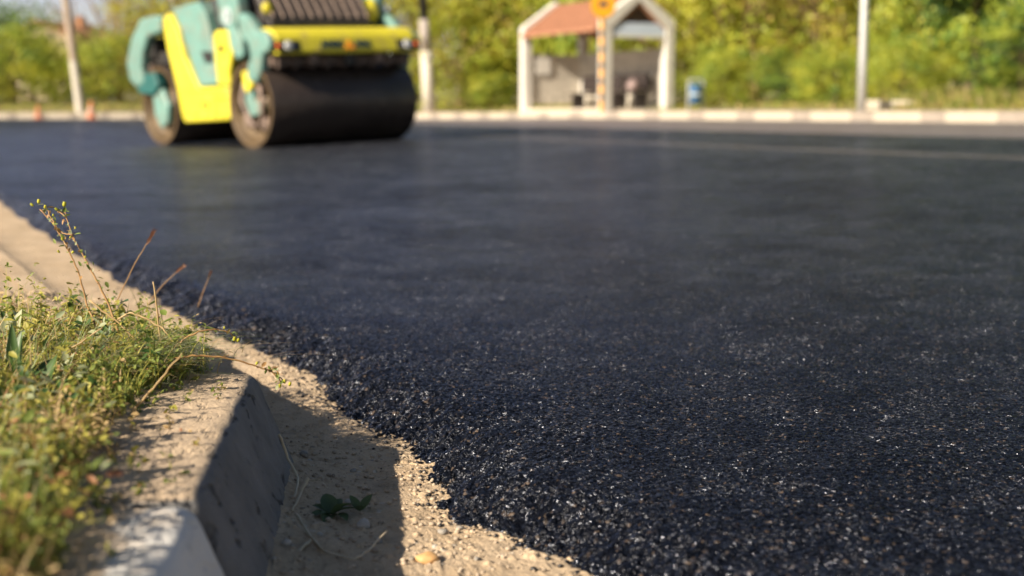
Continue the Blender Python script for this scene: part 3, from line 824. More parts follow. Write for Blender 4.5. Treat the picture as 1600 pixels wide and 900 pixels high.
    def letters(txt, y, size):
        cu = bpy.data.curves.new("t", 'FONT'); cu.body = txt; cu.size = size; cu.extrude = .004; cu.align_x = 'CENTER'; cu.align_y = 'CENTER'; cu.offset = .008
        o = bpy.data.objects.new("t", cu); C.objects.link(o); bpy.context.view_layer.update()
        me = bpy.data.meshes.new_from_object(o.evaluated_get(bpy.context.evaluated_depsgraph_get()))
        bpy.data.objects.remove(o)
        # text x -> local +y, text y -> up, normal -> +x
        cf, sf = math.cos(FT), math.sin(FT)
        me.transform(Matrix.Translation((fx(1.285) + .004, y, 1.285)) @ Matrix(((0, -sf, cf, 0), (1, 0, 0, 0), (0, cf, sf, 0), (0, 0, 0, 1))))
        link_mesh("lettering", me, M['ink'], beam)
    letters("AMM", -.27, .15); letters("NN", .20, .15)
    mb = MB(); mb.prism([(fx(1.225) + .001, -.085, 1.225), (fx(1.225) + .001, .085, 1.225), (fx(1.35) + .001, 0, 1.35)], (.008, 0, .003)); mb.build("emblem", M['emblem_orange'], beam)
    # scraper and its brackets above the drum
    mb = MB(); mb.box(1.55, 1.74, -1.05, 1.05, 1.03, 1.15)
    for k in range(9): mb.box(1.73, 1.78, -1.0 + k * .235, -.93 + k * .235, 1.00, 1.16)
    scr = mb.build("scraper_bar", M['scraper'], root, bevel=.01)
    for y in (-.50, .52):
        mb = MB(); mb.box(1.74, 1.82, y - .05, y + .05, 1.06, 1.18); mb.build("bracket", M['dust_metal'], scr, bevel=.01)
    mb = MB(); mb.box(1.73, 1.83, -.03, .12, 1.02, 1.18); mb.build("spray_valve", M['black'], scr, bevel=.01)
    mb = MB(); mb.box(-1.74, -1.55, -1.05, 1.05, 1.02, 1.14); mb.build("scraper_bar", M['scraper'], root, bevel=.01)
    # black hood with slats, leaning back from the beam
    mb = MB(); mb.prism([(.62, -.86, 1.5), (1.42, -.86, 1.5), (1.42, -.86, 1.60), (1.02, -.86, 2.12), (.62, -.86, 2.12)], (0, 1.55, 0))
    hood = mb.build("hood", M['grille'], root, bevel=.04)
    mb = MB()
    dirv = Vector((-.40, 0, .52)).normalized()
    for k in range(11):
        y = -.80 + k * .143
        p0 = Vector((1.40, y, 1.64)); p1 = p0 + dirv * .56
        mb.tube([p0 + Vector((.012, 0, .01)), p1 + Vector((.012, 0, .01))], .014, 6)
    mb.build("vent_grille", M['dust_metal'], hood)
    # rounded yellow pods either side of the hood
    mb = MB(); mb.blob((1.10, .86, 1.74), .17, 1.0, .85, 1.05, 0, 3); mb.build("water_tank_pod", M['yellow'], root, smooth=True)
    mb = MB(); mb.tube([(1.44, -.92, 1.52), (1.44, -.92, 1.70)], .02, 8); ml = mb.build("lamp_stalk", M['black'], root)
    mb = MB(); mb.blob((1.46, -.92, 1.76), .075, .7, 1, 1, 0, 2); mb.build("beacon", M['yellow'], ml, smooth=True)
    # rear beam
    mb = MB(); mb.box(-1.9, -1.45, -1.06, 1.06, 1.2, 1.5); mb.build("rear_beam", M['black'], root, bevel=.04)
    # operator's cab: mostly above the picture
    mb = MB(); mb.box(-.55, .60, -.80, .80, 1.56, 1.95); cabm = mb.build("cab", M['black'], root, bevel=.03)
    mb = MB()
    for a in (-.52, .56):
        for b in (-.76, .76): mb.tube([(a, b, 1.93), (a * .92, b * .95, 2.95)], .045, 8)
    mb.build("roof_post", M['black'], cabm)
    mb = MB(); mb.box(-.70, .78, -.86, .86, 2.94, 3.04); mb.build("cab_roof", M['teal'], cabm, bevel=.03)
    mb = MB(); mb.prism([(.02, -.50, 1.93), (.30, -.50, 1.93), (.30, -.50, 2.05), (.02, -.50, 2.05)], (0, .5, 0)); mb.prism([(-.02, -.5, 1.93), (-.12, -.5, 2.55), (-.2, -.5, 2.55), (-.14, -.5, 1.93)], (0, .5, 0)); mb.build("seat", M['grille'], cabm, bevel=.03)
    # dusty deck plate seen from the side behind the teal cover
    mb = MB(); mb.prism([(.16, -1.0, 1.95), (.50, -1.0, 1.95), (.60, -1.0, 1.56), (.34, -1.0, 1.54)], (0, 1.9, 0)); mb.build("access_step", M['grille'], root, bevel=.02)
build_roller()

# ------------------------------------------------------------------ bus shelter
UAX = Vector((-NY, NX, 0)); NAX = Vector((NX, NY, 0))
SH0 = Vector((2.56, 39.5, .66))
def sh(u, w, z): return SH0 + UAX * u + NAX * w + Vector((0, 0, z))
def build_shelter():
    root = empty("bus_shelter", SH0, math.atan2(NY, NX))
    tag(root, "white concrete bus shelter with a terracotta roof behind the far kerb", "bus shelter")
    # local x = across (away from the road), local y = along the road (away from the camera)
    Lh, Wd, EV, RG = 4.9, 2.0, 2.22, 3.06
    for y in (0, Lh):
        for x in (0, Wd):
            mb = MB(); mb.box(x - .14, x + .14, y - .14, y + .14, -.25, EV); mb.build("post", M['concrete_white'], root, bevel=.02)
        for x, sgn in ((0, 1), (Wd, -1)):
            # raking gable beam
            p = [(x - .14 * sgn, y - .15, EV - .02), (x - .14 * sgn, y - .15, EV + .20), (Wd / 2, y - .15, RG + .16), (Wd / 2, y - .15, RG - .12), (x + .14 * sgn, y - .15, EV - .02)]
            mb = MB(); mb.prism(p, (0, .30, 0)); mb.build("gable_beam", M['concrete_white'], root, bevel=.015)
    for x, sgn in ((0, 1), (Wd, -1)):
        p = [(x - .25 * sgn, .16, EV - .12), (x - .25 * sgn, .16, EV - .04), (Wd / 2, .16, RG + .05), (Wd / 2, .16, RG - .05)]
        mb = MB(); mb.prism(p, (0, Lh - .32, 0))
        rf = mb.build("roof", M['terracotta'], root)
        mb = MB()
        for k in range(24):
            y = .25 + k * (Lh - .5) / 23
            mb.tube([(x - .25 * sgn, y, EV - .03), (Wd / 2, y, RG + .06)], .022, 6)
        mb.build("tile_ridge", M['terracotta'], rf)
    for y in (.02, Lh - .04):
        mb = MB(); mb.prism([(.14, y, EV + .10), (Wd - .14, y, EV + .10), (Wd / 2, y, RG - .14)], (0, .03, 0)); mb.build("gable_board", M['brown_wood'], root)
        mb = MB()
        for x, sgn in ((0, 1), (Wd, -1)):
            mb.prism([(x + .14 * sgn, y - .12, EV - .10), (x + .14 * sgn, y - .12, EV + .01), (Wd / 2, y - .12, RG - .13), (Wd / 2, y - .12, RG - .24)], (0, .08, 0))
        mb.build("barge_board", M['terracotta'], root)
    mb = MB(); mb.box(.16, Wd - .16, -.10, -.05, EV - .26, EV + .10); bb = mb.build("fascia_board", M['board_blue'], root, bevel=.01)
    mb = MB(); mb.box(.14, Wd - .14, -.115, -.10, EV - .30, EV - .22); mb.build("board_trim", M['concrete_white'], bb)
    # low walls: long back wall and far end wall, both open above
    mb = MB(); mb.box(Wd - .09, Wd + .05, .14, Lh - .14, .0, 1.66); mb.build("wall", M['concrete_grey'], root, bevel=.01)
    mb = MB(); mb.box(.14, Wd - .14, Lh - .06, Lh + .05, .12, 1.62); mb.build("wall", M['concrete_grey'], root, bevel=.01)
    mb = MB(); mb.box(-.1, Wd + .1, -.1, Lh + .1, -.25, -.02); mb.build("floor_slab", M['slab'], root, bevel=.02)
    return root
shelter = build_shelter()
def on_shelter(name, x, y, z):
    o = empty(name, sh(y, x, z), math.atan2(NY, NX)); return o
def build_bench(y0, y1, label):
    o = on_shelter("bench", 1.45, (y0 + y1) / 2, -.02); h = (y1 - y0) / 2
    mb = MB(); mb.box(-.22, .22, -h, h, .42, .47); mb.build("seat", M['bench'], o, bevel=.01)
    mb = MB(); mb.box(.22, .27, -h, h, .52, .98); mb.build("backrest", M['bench'], o, bevel=.01)
    for s in (-1, 1):
        mb = MB(); mb.box(-.2, .22, s * h * .85 - .03, s * h * .85 + .03, 0, .42); mb.box(.2, .25, s * h * .85 - .03, s * h * .85 + .03, .42, .56); mb.build("leg", M['bench'], o)
    tag(o, label, "bench", "shelter benches")
build_bench(.45, 1.8, "dark wooden bench inside the shelter nearest its right post")
build_bench(1.95, 4.4, "dark wooden bench inside the shelter behind the yellow pole")
def build_bag():
    mb = MB(); mb.blob((0, 0, .17), .2, .9, 1.2, .85, .18, 3)
    mb.tube([(0, -.06, .30), (0, -.03, .40), (0, .03, .40), (0, .06, .30)], .015, 6)
    o = mb.build("bag", M['bag'], smooth=True); o.location = sh(.8, 1.36, .45)
    tag(o, "pale pinkish bag sitting on the shelter bench by the right post", "bag")
build_bag()
def build_notice():
    o = on_shelter("notice_board", .55, 4.78, 1.28)
    mb = MB(); mb.box(-.24, .24, 0, .03, -.24, .24); mb.build("panel", M['concrete_white'], o)
    mb = MB()
    for z in (-.26, .24): mb.box(-.26, .26, -.005, .035, z, z + .02)
    mb.build("frame", M['galv'], o)
    tag(o, "small white notice board on the shelter's far end wall", "notice board")
build_notice()

# ------------------------------------------------------------------ bus stop sign, bin, poles, cones
def build_bus_sign():
    p = atY(940, 170, 38.3); p.z = float(z_back(p.x, p.y)) - .02
    o = empty("bus_stop_sign", p, R(8))
    tag(o, "round orange bus stop sign on a yellow pole with dark bands", "sign")
    mb = MB(); mb.tube([(0, 0, -.1), (0, 0, 3.2)], .058, 14); mb.build("pole", M['sign_yellow'], o, smooth=False)
    for k in range(6):
        mb = MB(); mb.tube([(0, 0, .32 + k * .42), (0, 0, .47 + k * .42)], .061, 14); mb.build("dark_band", M['band_dark'], o)
    mb = MB(); mb.lathe([(0, -.015), (.33, -.015), (.335, 0), (.33, .015), (0, .015)], 40, Matrix.Translation((0, -.11, 2.80)) @ Matrix.Rotation(R(90), 4, 'X')); disc = mb.build("disc", M['sign_yellow'], o)
    mb = MB(); mb.box(-.12, .12, -.130, -.127, 2.77, 2.90); mb.box(-.11, -.06, -.130, -.127, 2.735, 2.765); mb.box(.06, .11, -.130, -.127, 2.735, 2.765); mb.build("bus_symbol", M['band_dark'], disc)
build_bus_sign()
def build_bin():
    p = atY(1087, 163, 37.6); p.z = float(z_back(p.x, p.y)) - .01
    o = empty("litter_bin", p, math.atan2(NY, NX) - R(20))
    tag(o, "blue litter bin in a grey metal hoop right of the shelter", "litter bin")
    mb = MB(); mb.lathe([(0, .14), (.145, .14), (.165, .62), (.175, .63), (.165, .64), (.15, .60), (0, .5)], 24); mb.build("bucket", M['bin_blue'], o, smooth=True)
    mb = MB(); mb.tube([(-.20, 0, -.05), (-.20, 0, .70), (-.16, 0, .78), (.16, 0, .78), (.20, 0, .70), (.20, 0, -.05)], .028, 8); mb.build("hoop", M['galv'], o)
    mb = MB(); mb.lathe([(.166, .36), (.172, .37), (.172, .42), (.168, .43)], 24); mb.build("rim_band", M['white_decal'], o)
build_bin()
def build_lamp_post():
    p = atY(1346, 172, 30.2); p.z = float(z_back(p.x, p.y)) - .02
    o = empty("lamp_post", p)
    tag(o, "slim grey steel lamp post at the far kerb on the right", "lamp post")
    mb = MB(); mb.tube([(0, 0, -.1), (0, 0, 1.2), (0, 0, 1.25), (0, 0, 8.2)], [.095, .093, .088, .055], 16); mb.build("pole", M['galv'], o, smooth=True)
    mb = MB(); mb.tube([(0, 0, 8.15), (-.3, -.12, 8.5), (-1.2, -.55, 8.65)], .035, 10); mb.build("arm", M['galv'], o, smooth=True)
    mb = MB(); mb.blob((-1.45, -.67, 8.66), .32, 1, .45, .25, 0, 2); mb.build("lamp_head", M['galv'], o, smooth=True)
    mb = MB(); mb.lathe([(.20, -.06), (.20, .02), (.11, .03)], 20); mb.build("base_flange", M['galv'], o)
build_lamp_post()
def build_poles():
    b = atY(126, 171, 51.2); b.z = float(z_back(b.x, b.y)) - .05
    t = atY(103, 0, 51.2); d = (t - b); top = b + d * 2.1
    o = empty("utility_pole", b)
    tag(o, "leaning pale concrete pole at the left behind the kerb", "utility pole")
    mb = MB(); mb.tube([(0, 0, 0), d * .5, d, top - b], [.155, .145, .135, .11], 14); mb.build("shaft", M['pole_concrete'], o, smooth=True)
    mb = MB(); mb.tube([(0, 0, 0), d * .47], [.16, .15], 14, cap=False); mb.build("lime_coat", M['pole_white'], o, smooth=True)
    mb = MB(); e = (top - b) * .96; mb.tube([e + Vector((-.8, 0, 0)), e + Vector((.8, 0, 0))], .06, 8); mb.build("cross_arm", M['galv'], o)
    b = atY(671, 158, 51.6); b.z = float(z_back(b.x, b.y)) - .05
    t = atY(661, 0, 51.6); d = t - b
    o = empty("utility_pole", b)
    tag(o, "striped utility pole, white below and black on top, right of the roller", "utility pole")
    mb = MB(); mb.tube([(0, 0, 0), d * .55], [.235, .215], 14); mb.build("white_base", M['pole_white'], o, smooth=True)
    mb = MB(); mb.tube([d * .55, d * .83], [.20, .19], 14); mb.build("shaft", M['pole_grey'], o, smooth=True)
    mb = MB(); mb.tube([d * .82, d * 2.0], [.17, .14], 14); mb.build("black_top", M['black'], o, smooth=True)
    mb = MB()
    for k in range(8):
        z0 = .25 + k * .235
        mb.tube([(d.normalized() * (z0 + .16 * q)) + Vector((.235 * math.cos(a), .235 * math.sin(a), 0)) for q, a in zip(np.linspace(0, 1, 8), np.linspace(-1.35, .8, 8))], .026, 6)
    mb.build("spiral_stripe", M['pole_grey'], o)
build_poles()
def build_cone(px, Y, h, label):
    p = atY(px, 184, Y); p.z = float(z_road(p.x, p.y)) + .002
    o = empty("traffic_cone", p, R(15))
    tag(o, label, "traffic cone", "orange traffic cones by the far kerb")
    mb = MB(); mb.lathe([(h * .26, .03), (h * .05, h), (0, h)], 20); mb.build("cone_body", M['cone'], o, smooth=True)
    mb = MB(); mb.box(-h * .33, h * .33, -h * .33, h * .33, 0, .035); mb.build("base", M['cone'], o, bevel=.01)
    mb = MB(); mb.lathe([(h * .186, h * .40), (h * .19, h * .40), (h * .15, h * .58), (h * .145, h * .58)], 20); mb.build("reflective_band", M['cone_band'] if h > .5 else M['cone'], o, smooth=True)
build_cone(143, 48.6, .62, "larger orange traffic cone right of the leaning concrete pole")
build_cone(60, 49.2, .48, "smaller orange traffic cone left of the leaning concrete pole")
def build_slab():
    p = atY(1388, 163, 31.0); p.z = float(z_back(p.x, p.y))
    mb = MB()
    for k in range(2): mb.box(-.55 + k * .02, .55 - k * .03, -.3, .3, -.06 + k * .12, .055 + k * .12)
    o = mb.build("concrete_slab", M['slab'], bevel=.02); o.location = p; o.rotation_euler = (0, R(1), R(-8))
    tag(o, "flat pale concrete slab on the verge right of the lamp post", "slab")
build_slab()
def build_house():
    p = atY(104, 150, 84); zb = float(z_back(p.x, p.y)); p.z = zb
    o = empty("house", p, R(-20))
    tag(o, "cream house with a brown roof half hidden behind trees on the left", "house")
    mb = MB(); mb.box(-1.9, 1.9, -2.2, 2.2, -.5, 3.6); mb.prism([(-1.9, -2.2, 3.6), (1.9, -2.2, 3.6), (0, -2.2, 4.3)], (0, 4.4, 0)); mb.build("wall", M['wall_cream'], o)
    mb = MB()
    for s in (-1, 1): mb.prism([(s * 2.3, -2.6, 3.47), (0, -2.6, 4.34), (0, -2.6, 4.48), (s * 2.3, -2.6, 3.61)], (0, 5.2, 0))
    rf = mb.build("roof", M['roof_brown'], o)
    mb = MB(); mb.box(.6, 1.0, .3, .7, 3.8, 4.8); mb.build("chimney", M['roof_brown'], rf)
    for x in (-.95, .95):
        mb = MB(); mb.box(x - .42, x + .42, -2.24, -2.2, 1.0, 2.2); w = mb.build("window", M['window_dark'], o)
        mb = MB()
        for q in (-.45, -.02, .41): mb.box(x + q, x + q + .05, -2.27, -2.235, .96, 2.24)
        mb.build("frame", M['concrete_white'], w)
build_house()

# ------------------------------------------------------------------ trees and bushes behind the far kerb
def rand_unit(n, r):
    v = r.normal(size=(n, 3)); return v / np.linalg.norm(v, axis=1)[:, None]
def leaf_quads(P, size, r, flat=0.0, out=None):
    """one leaf (folded quad) at each point; out: the way the leaves tend to face"""
    n = len(P)
    a = rand_unit(n, r); a[:, 2] *= (1 - flat)
    if out is not None:
        f = out + .75 * rand_unit(n, r); f /= np.linalg.norm(f, axis=1)[:, None]
        a -= f * (a * f).sum(1)[:, None] * .9
    a /= np.linalg.norm(a, axis=1)[:, None]
    b = rand_unit(n, r) if out is None else np.cross(f, a)
    b -= a * (a * b).sum(1)[:, None]; b /= np.linalg.norm(b, axis=1)[:, None]
    c = np.cross(a, b)
    s = np.asarray(size).reshape(-1, 1)
    V = np.stack([P - a * s * .5, P + b * s * .30 + c * s * .10, P + a * s * .5, P - b * s * .30 + c * s * .10], 1).reshape(-1, 3)
    F = np.arange(4 * n).reshape(n, 4)
    return V, F
def leaf_hex(P, size, r, flat=0.0):
    """one pointed leaf, folded along its midrib, at each point (two quads)"""
    n = len(P)
    a = rand_unit(n, r); a[:, 2] *= (1 - flat); a /= np.linalg.norm(a, axis=1)[:, None]
    u = rand_unit(n, r) * .7 + np.array([0, 0, 1.0]); b = np.cross(u, a); b /= np.linalg.norm(b, axis=1)[:, None] + 1e-9
    c = np.cross(a, b); s = np.asarray(size).reshape(-1, 1); w = r.uniform(.16, .30, (n, 1))
    V = np.stack([P - a*s*.5, P - a*s*.22 + b*s*w + c*s*.08, P + a*s*.18 + b*s*w*.85 + c*s*.07, P + a*s*.5 - c*s*.06, P + a*s*.18 - b*s*w*.85 + c*s*.07, P - a*s*.22 - b*s*w + c*s*.08], 1).reshape(-1, 3)
    k = (np.arange(n) * 6)[:, None]
    F = np.concatenate([k + np.array([0, 3, 2, 1]), k + np.array([0, 5, 4, 3])], 1).reshape(-1, 4)
    return V, F
def crown_mesh(name, seed, w, h, base, n_clump, per, leaf, shape, nmat, spread=.34):
    r = np.random.default_rng(seed)
    P, Mi, Oc = [], [], []
    for k in range(n_clump):
        u = rand_unit(1, r)[0]; rad = r.uniform(.25, 1.0) ** .45
        c = u * rad * np.array([w / 2, w / 2, (h - base) / 2]) * (1 + .18 * r.normal())
        z = base + (h - base) / 2 + c[2]
        if shape == 'cone':
            t = np.clip((z - base) / (h - base), 0, 1); c[:2] *= (1.15 - t)
        elif shape == 'bush':
            t = np.clip((z - base) / (h - base), 0, 1); c[:2] *= 1.12 - .35 * t
        m = int(per * r.uniform(.45, 1.5))
        sg = spread * r.uniform(.6, 1.4)
        q = r.normal(size=(m, 3)) * np.array([sg, sg, sg * .75]) + np.array([c[0], c[1], z])
        P.append(q); Oc.append(q - np.array([c[0], c[1], z]) + .5 * sg * np.array([c[0], c[1], c[2]]) / (np.linalg.norm(c) + .1) + np.array([0, 0, .25 * sg]))
        mi = r.choice(nmat, p=np.array([.5, .32, .18][:nmat]) / sum([.5, .32, .18][:nmat]))
        Mi.append(np.where(r.random(m) < .82, mi, r.integers(0, nmat, m)))
    P = np.concatenate(P); Mi = np.concatenate(Mi)
    P[:, 2] = np.maximum(P[:, 2], .04)
    O = np.concatenate(Oc); O = O / (np.linalg.norm(O, axis=1)[:, None] + 1e-6)
    V, F = leaf_quads(P, leaf * r.uniform(.55, 1.45, len(P)), r, 0, O)
    return np_mesh(name, V, F, Mi)
def trunk_mesh(name, seed, w, h, base, nlimb, r0, lean=.04):
    r = random.Random(seed)
    mb = MB()
    top = Vector((r.uniform(-lean, lean) * h, r.uniform(-lean, lean) * h, h * .86))
    mid = top * .5 + Vector((r.uniform(-.1, .1), r.uniform(-.1, .1), 0))
    mb.tube([(0, 0, -.2), (mid.x * .3, mid.y * .3, h * .15), mid, top], [r0 * 1.3, r0, r0 * .7, r0 * .2], 9)
    for k in range(nlimb):
        t = r.uniform(.18, .8)
        p = Vector((mid.x * t * 2 if t < .5 else mid.x + (top.x - mid.x) * (t - .5) * 2, mid.y * t * 2 if t < .5 else mid.y + (top.y - mid.y) * (t - .5) * 2, h * .86 * t))
        a = r.uniform(0, 2 * math.pi); L = w * .5 * r.uniform(.5, .95)
        e = p + Vector((math.cos(a) * L, math.sin(a) * L, h * r.uniform(.10, .26)))
        m = p + (e - p) * .5 + Vector((0, 0, -.05 * h * r.random()))
        rr = r0 * (1 - t) * .6 + .012
        mb.tube([p, m, e], [rr, rr * .65, rr * .25], 6)
        for j in range(3):
            a2 = a + r.uniform(-.9, .9); q = m + (e - m) * r.random()
            mb.tube([q, q + Vector((math.cos(a2) * L * .4, math.sin(a2) * L * .4, h * r.uniform(.03, .15)))], [rr * .4, rr * .12], 5)
    bmesh.ops.recalc_face_normals(mb.bm, faces=mb.bm.faces)
    me = bpy.data.meshes.new(name); mb.bm.to_mesh(me); mb.bm.free()
    return me
KINDS = {
    'yellow': dict(name="bush", cat="bush", mats=('leaf_yellow', 'leaf_lime', 'leaf_olive'), bark='bark_warm', w=5.4, h=6.0, base=.1, nc=120, per=85, leaf=.15, shape='bush', lim=12),
    'lime': dict(name="bush", cat="bush", mats=('leaf_lime', 'leaf_yellow', 'leaf_green'), bark='bark', w=5.2, h=4.4, base=.05, nc=110, per=85, leaf=.14, shape='bush', lim=10),
    'olive': dict(name="tree", cat="tree", mats=('leaf_olive', 'leaf_yellow', 'twig_brown'), bark='bark', w=6.0, h=8.5, base=.8, nc=130, per=75, leaf=.15, shape='ball', lim=14),
    'green': dict(name="tree", cat="tree", mats=('leaf_green', 'leaf_lime', 'leaf_dark'), bark='bark', w=5.6, h=7.2, base=.3, nc=105, per=100, leaf=.19, shape='ball', lim=12),
    'brown': dict(name="tree", cat="tree", mats=('twig_brown', 'leaf_olive'), bark='bark_warm', w=4.6, h=8.0, base=1.8, nc=60, per=30, leaf=.10, shape='ball', lim=26),
    'dark': dict(name="tree", cat="tree", mats=('leaf_dark', 'leaf_green'), bark='bark', w=4.4, h=4.4, base=.3, nc=80, per=80, leaf=.15, shape='ball', lim=8),
}
CROWN, TRUNK = {}, {}
for i, (k, d) in enumerate(KINDS.items()):
    for v in range(3 if k in ('yellow', 'lime', 'green') else 2):
        CROWN[k, v] = crown_mesh("crown", 100 + 10 * i + v, d['w'], d['h'], d['base'], d['nc'], d['per'], d['leaf'], d['shape'], len(d['mats']), .42 if k != 'brown' else .5)
        TRUNK[k, v] = trunk_mesh("trunk", 300 + 10 * i + v, d['w'], d['h'], d['base'], d['lim'], .10 + .012 * d['h'])
        for m in d['mats']: CROWN[k, v].materials.append(M[m])
        TRUNK[k, v].materials.append(M[d['bark']])
def plant_tree(px, g, kind, wscale, hscale, label, group):
    k = (px - 800) / FPX
    den = NX * k + NY
    Y = min((KQ + g) / den if den > .05 else 1e9, 50 + g)
    X = k * Y
    d = KINDS[kind]
    o = empty(d['name'], (X, Y, float(z_back(X, Y)) - .05), random.uniform(0, 6.28))
    v = random.randrange(3 if kind in ('yellow', 'lime', 'green') else 2)
    for nm, me in (("crown", CROWN[kind, v]), ("trunk", TRUNK[kind, v])):
        c = bpy.data.objects.new(nm, me); C.objects.link(c); c.parent = o
    o.scale = (wscale, wscale, hscale)
    tag(o, label, d['cat'], group)
TREES = [
    # (photo x, metres behind the kerb, kind, width, height, label)
    (-190, 8, 'lime', 1, .9, "lime green bush beyond the left edge of the photo"),
    (-60, 8, 'lime', .95, .80, "lime green bush cut by the left edge of the photo"),
    (20, 13, 'dark', 1.05, .98, "dark green tree top showing above the lime bushes at far left"),
    (30, 7.5, 'lime', .80, .74, "rounded lime bush between the photo's left edge and the leaning pole"),
    (92, 8, 'lime', .62, .42, "low lime bush just left of the leaning pole in front of the house"),
    (130, 22, 'brown', .9, .72, "bare brown tree rising behind the leaning pole and the house"),
    (58, 26, 'brown', .8, .62, "bare brown tree left of the house above the low bushes"),
    (165, 8, 'lime', .72, .66, "lime bush just right of the leaning pole"),
    (192, 15, 'brown', .75, 1.1, "bare brown trunked tree between the leaning pole and the roller"),
    (232, 9, 'olive', .55, .55, "olive tinted tree standing at the roller's rear drum"),
    (285, 12, 'yellow', 1, 1.1, "yellow green bush tree behind the roller's side panels"),
    (390, 10, 'olive', 1, 1, "olive tree hidden mostly behind the roller's teal arm"),
    (500, 11, 'olive', 1, 1.05, "olive tree behind the roller's black hood"),
    (600, 12, 'olive', .9, 1.0, "olive brown tree behind the roller's right shoulder"),
    (652, 15, 'brown', .9, 1.15, "bare brown tree behind the striped pole"),
    (722, 4.3, 'yellow', 1.0, 1.0, "bright yellow green bush right of the striped pole"),
    (792, 5.5, 'lime', .9, 1.25, "lime bush touching the shelter's left post"),
    (860, 6.5, 'yellow', 1.05, 1.15, "yellow bush rising behind the shelter's left gable"),
    (960, 7, 'lime', 1.1, 1.45, "lime bush behind the shelter's back wall"),
    (1082, 5.5, 'yellow', .85, 1.0, "yellow bush behind the blue bin"),
    (1175, 6, 'yellow', 1.0, 1.05, "broad yellow bush between the blue bin and the lamp post"),
    (1268, 6.5, 'olive', .85, .85, "olive yellow tree left of the lamp post"),
    (1330, 7, 'yellow', .75, .9, "yellow bush directly behind the lamp post"),
    (1395, 8.5, 'brown', 1.0, .9, "brown twiggy tree right of the lamp post"),
    (1428, 7.5, 'lime', .70, .80, "lime bush between the lamp post and the deep green tree"),
    (1515, 7.6, 'green', .85, 1.0, "deep green leafy tree at the right of the photo"),
    (1628, 7.6, 'green', .95, 1.1, "deep green leafy tree cut by the right edge of the photo"),
    (1800, 6.5, 'green', 1, 1, "green tree beyond the right edge of the photo"),
    (1980, 6.5, 'lime', 1.1, 1.3, "lime bush beyond the right edge of the photo"),
    # second row
    (760, 15, 'olive', 1.3, 1.25, "tall olive tree in the row behind the shelter's left"),
    (905, 15, 'yellow', 1.5, 1.9, "tall yellow tree in the row behind the shelter"),
    (1040, 14, 'olive', 1.3, 1.25, "tall olive tree in the row behind the shelter's right"),
    (1160, 13, 'yellow', 1.4, 1.7, "tall yellow tree in the row behind the bushes right of the bin"),
    (1290, 13, 'olive', 1.3, 1.3, "tall olive tree in the row behind the lamp post"),
    (1420, 12.5, 'olive', 1.1, 1.2, "tall olive tree in the row behind the brown twiggy tree"),
    (1540, 12, 'green', 1.3, 1.3, "tall green tree in the row behind the deep green tree"),
    (1680, 12, 'green', 1.3, 1.3, "tall green tree in the row beyond the right edge"),
    # low shrubs in front
    (765, 3.6, 'lime', .40, .34, "small low shrub left of the shelter"),
    (1128, 3.8, 'lime', .42, .40, "small low shrub right of the blue bin"),
    (1228, 4.2, 'green', .34, .20, "dark low shrub at the foot of the bushes right of the bin"),
    (1300, 4.4, 'lime', .42, .36, "small low shrub left of the lamp post's foot"),
    (1405, 4.4, 'lime', .40, .36, "small low shrub behind the pale slab"),
    (1590, 4.2, 'green', .42, .30, "low dark shrub under the deep green trees at the right edge"),
]
for px, g, kind, ws, hs, lab in TREES:
    plant_tree(px, g, kind, ws, hs, lab, "trees and bushes behind the far kerb")

# ------------------------------------------------------------------ blades and sprigs
def blades(base, hgt, wid, ldir, lean, seg=4, droop=1.6):
    """tapering bent strips; returns verts, faces (n*seg)"""
    n = len(base)
    t = np.linspace(0, 1, seg + 1)
    out = np.zeros((n, seg + 1, 2, 3))
    lx, ly = np.cos(ldir), np.sin(ldir)
    sx, sy = -ly, lx
    for k, tt in enumerate(t):
        off = lean * hgt * tt ** droop
        z = hgt * (tt - .35 * np.clip(lean, 0, 1.5) * tt ** 2.2)
        c = np.stack([base[:, 0] + lx * off, base[:, 1] + ly * off, base[:, 2] + z], -1)
        w = wid * (1 - tt) ** .7 * .5 + .0001
        s = np.stack([sx * w, sy * w, np.zeros(n)], -1)
        out[:, k, 0] = c - s; out[:, k, 1] = c + s
    V = out.reshape(-1, 3)
    b = np.arange(n)[:, None] * (2 * (seg + 1)) + np.arange(seg)[None, :] * 2
    F = np.stack([b, b + 1, b + 3, b + 2], -1).reshape(-1, 4)
    return V, F
def veg_inner(y):            # how far behind the kerb's front edge the growth starts
    return np.interp(y, [.6, 1.3, 1.5, 1.8, 2.1, 2.3, 2.42, 2.6, 3.0], [.09, .11, .145, .165, .16, .095, .06, -.01, .02])
def scatter(n, y0, y1, s1, r, edge=.05, pw=1.0):
    Y = y0 + (y1 - y0) * r.random(n)
    s = veg_inner(Y) + r.exponential(edge, n) * (r.random(n) < .3) + (s1) * r.random(n) ** pw
    X = kerb_x(Y) - s
    return X, Y, s
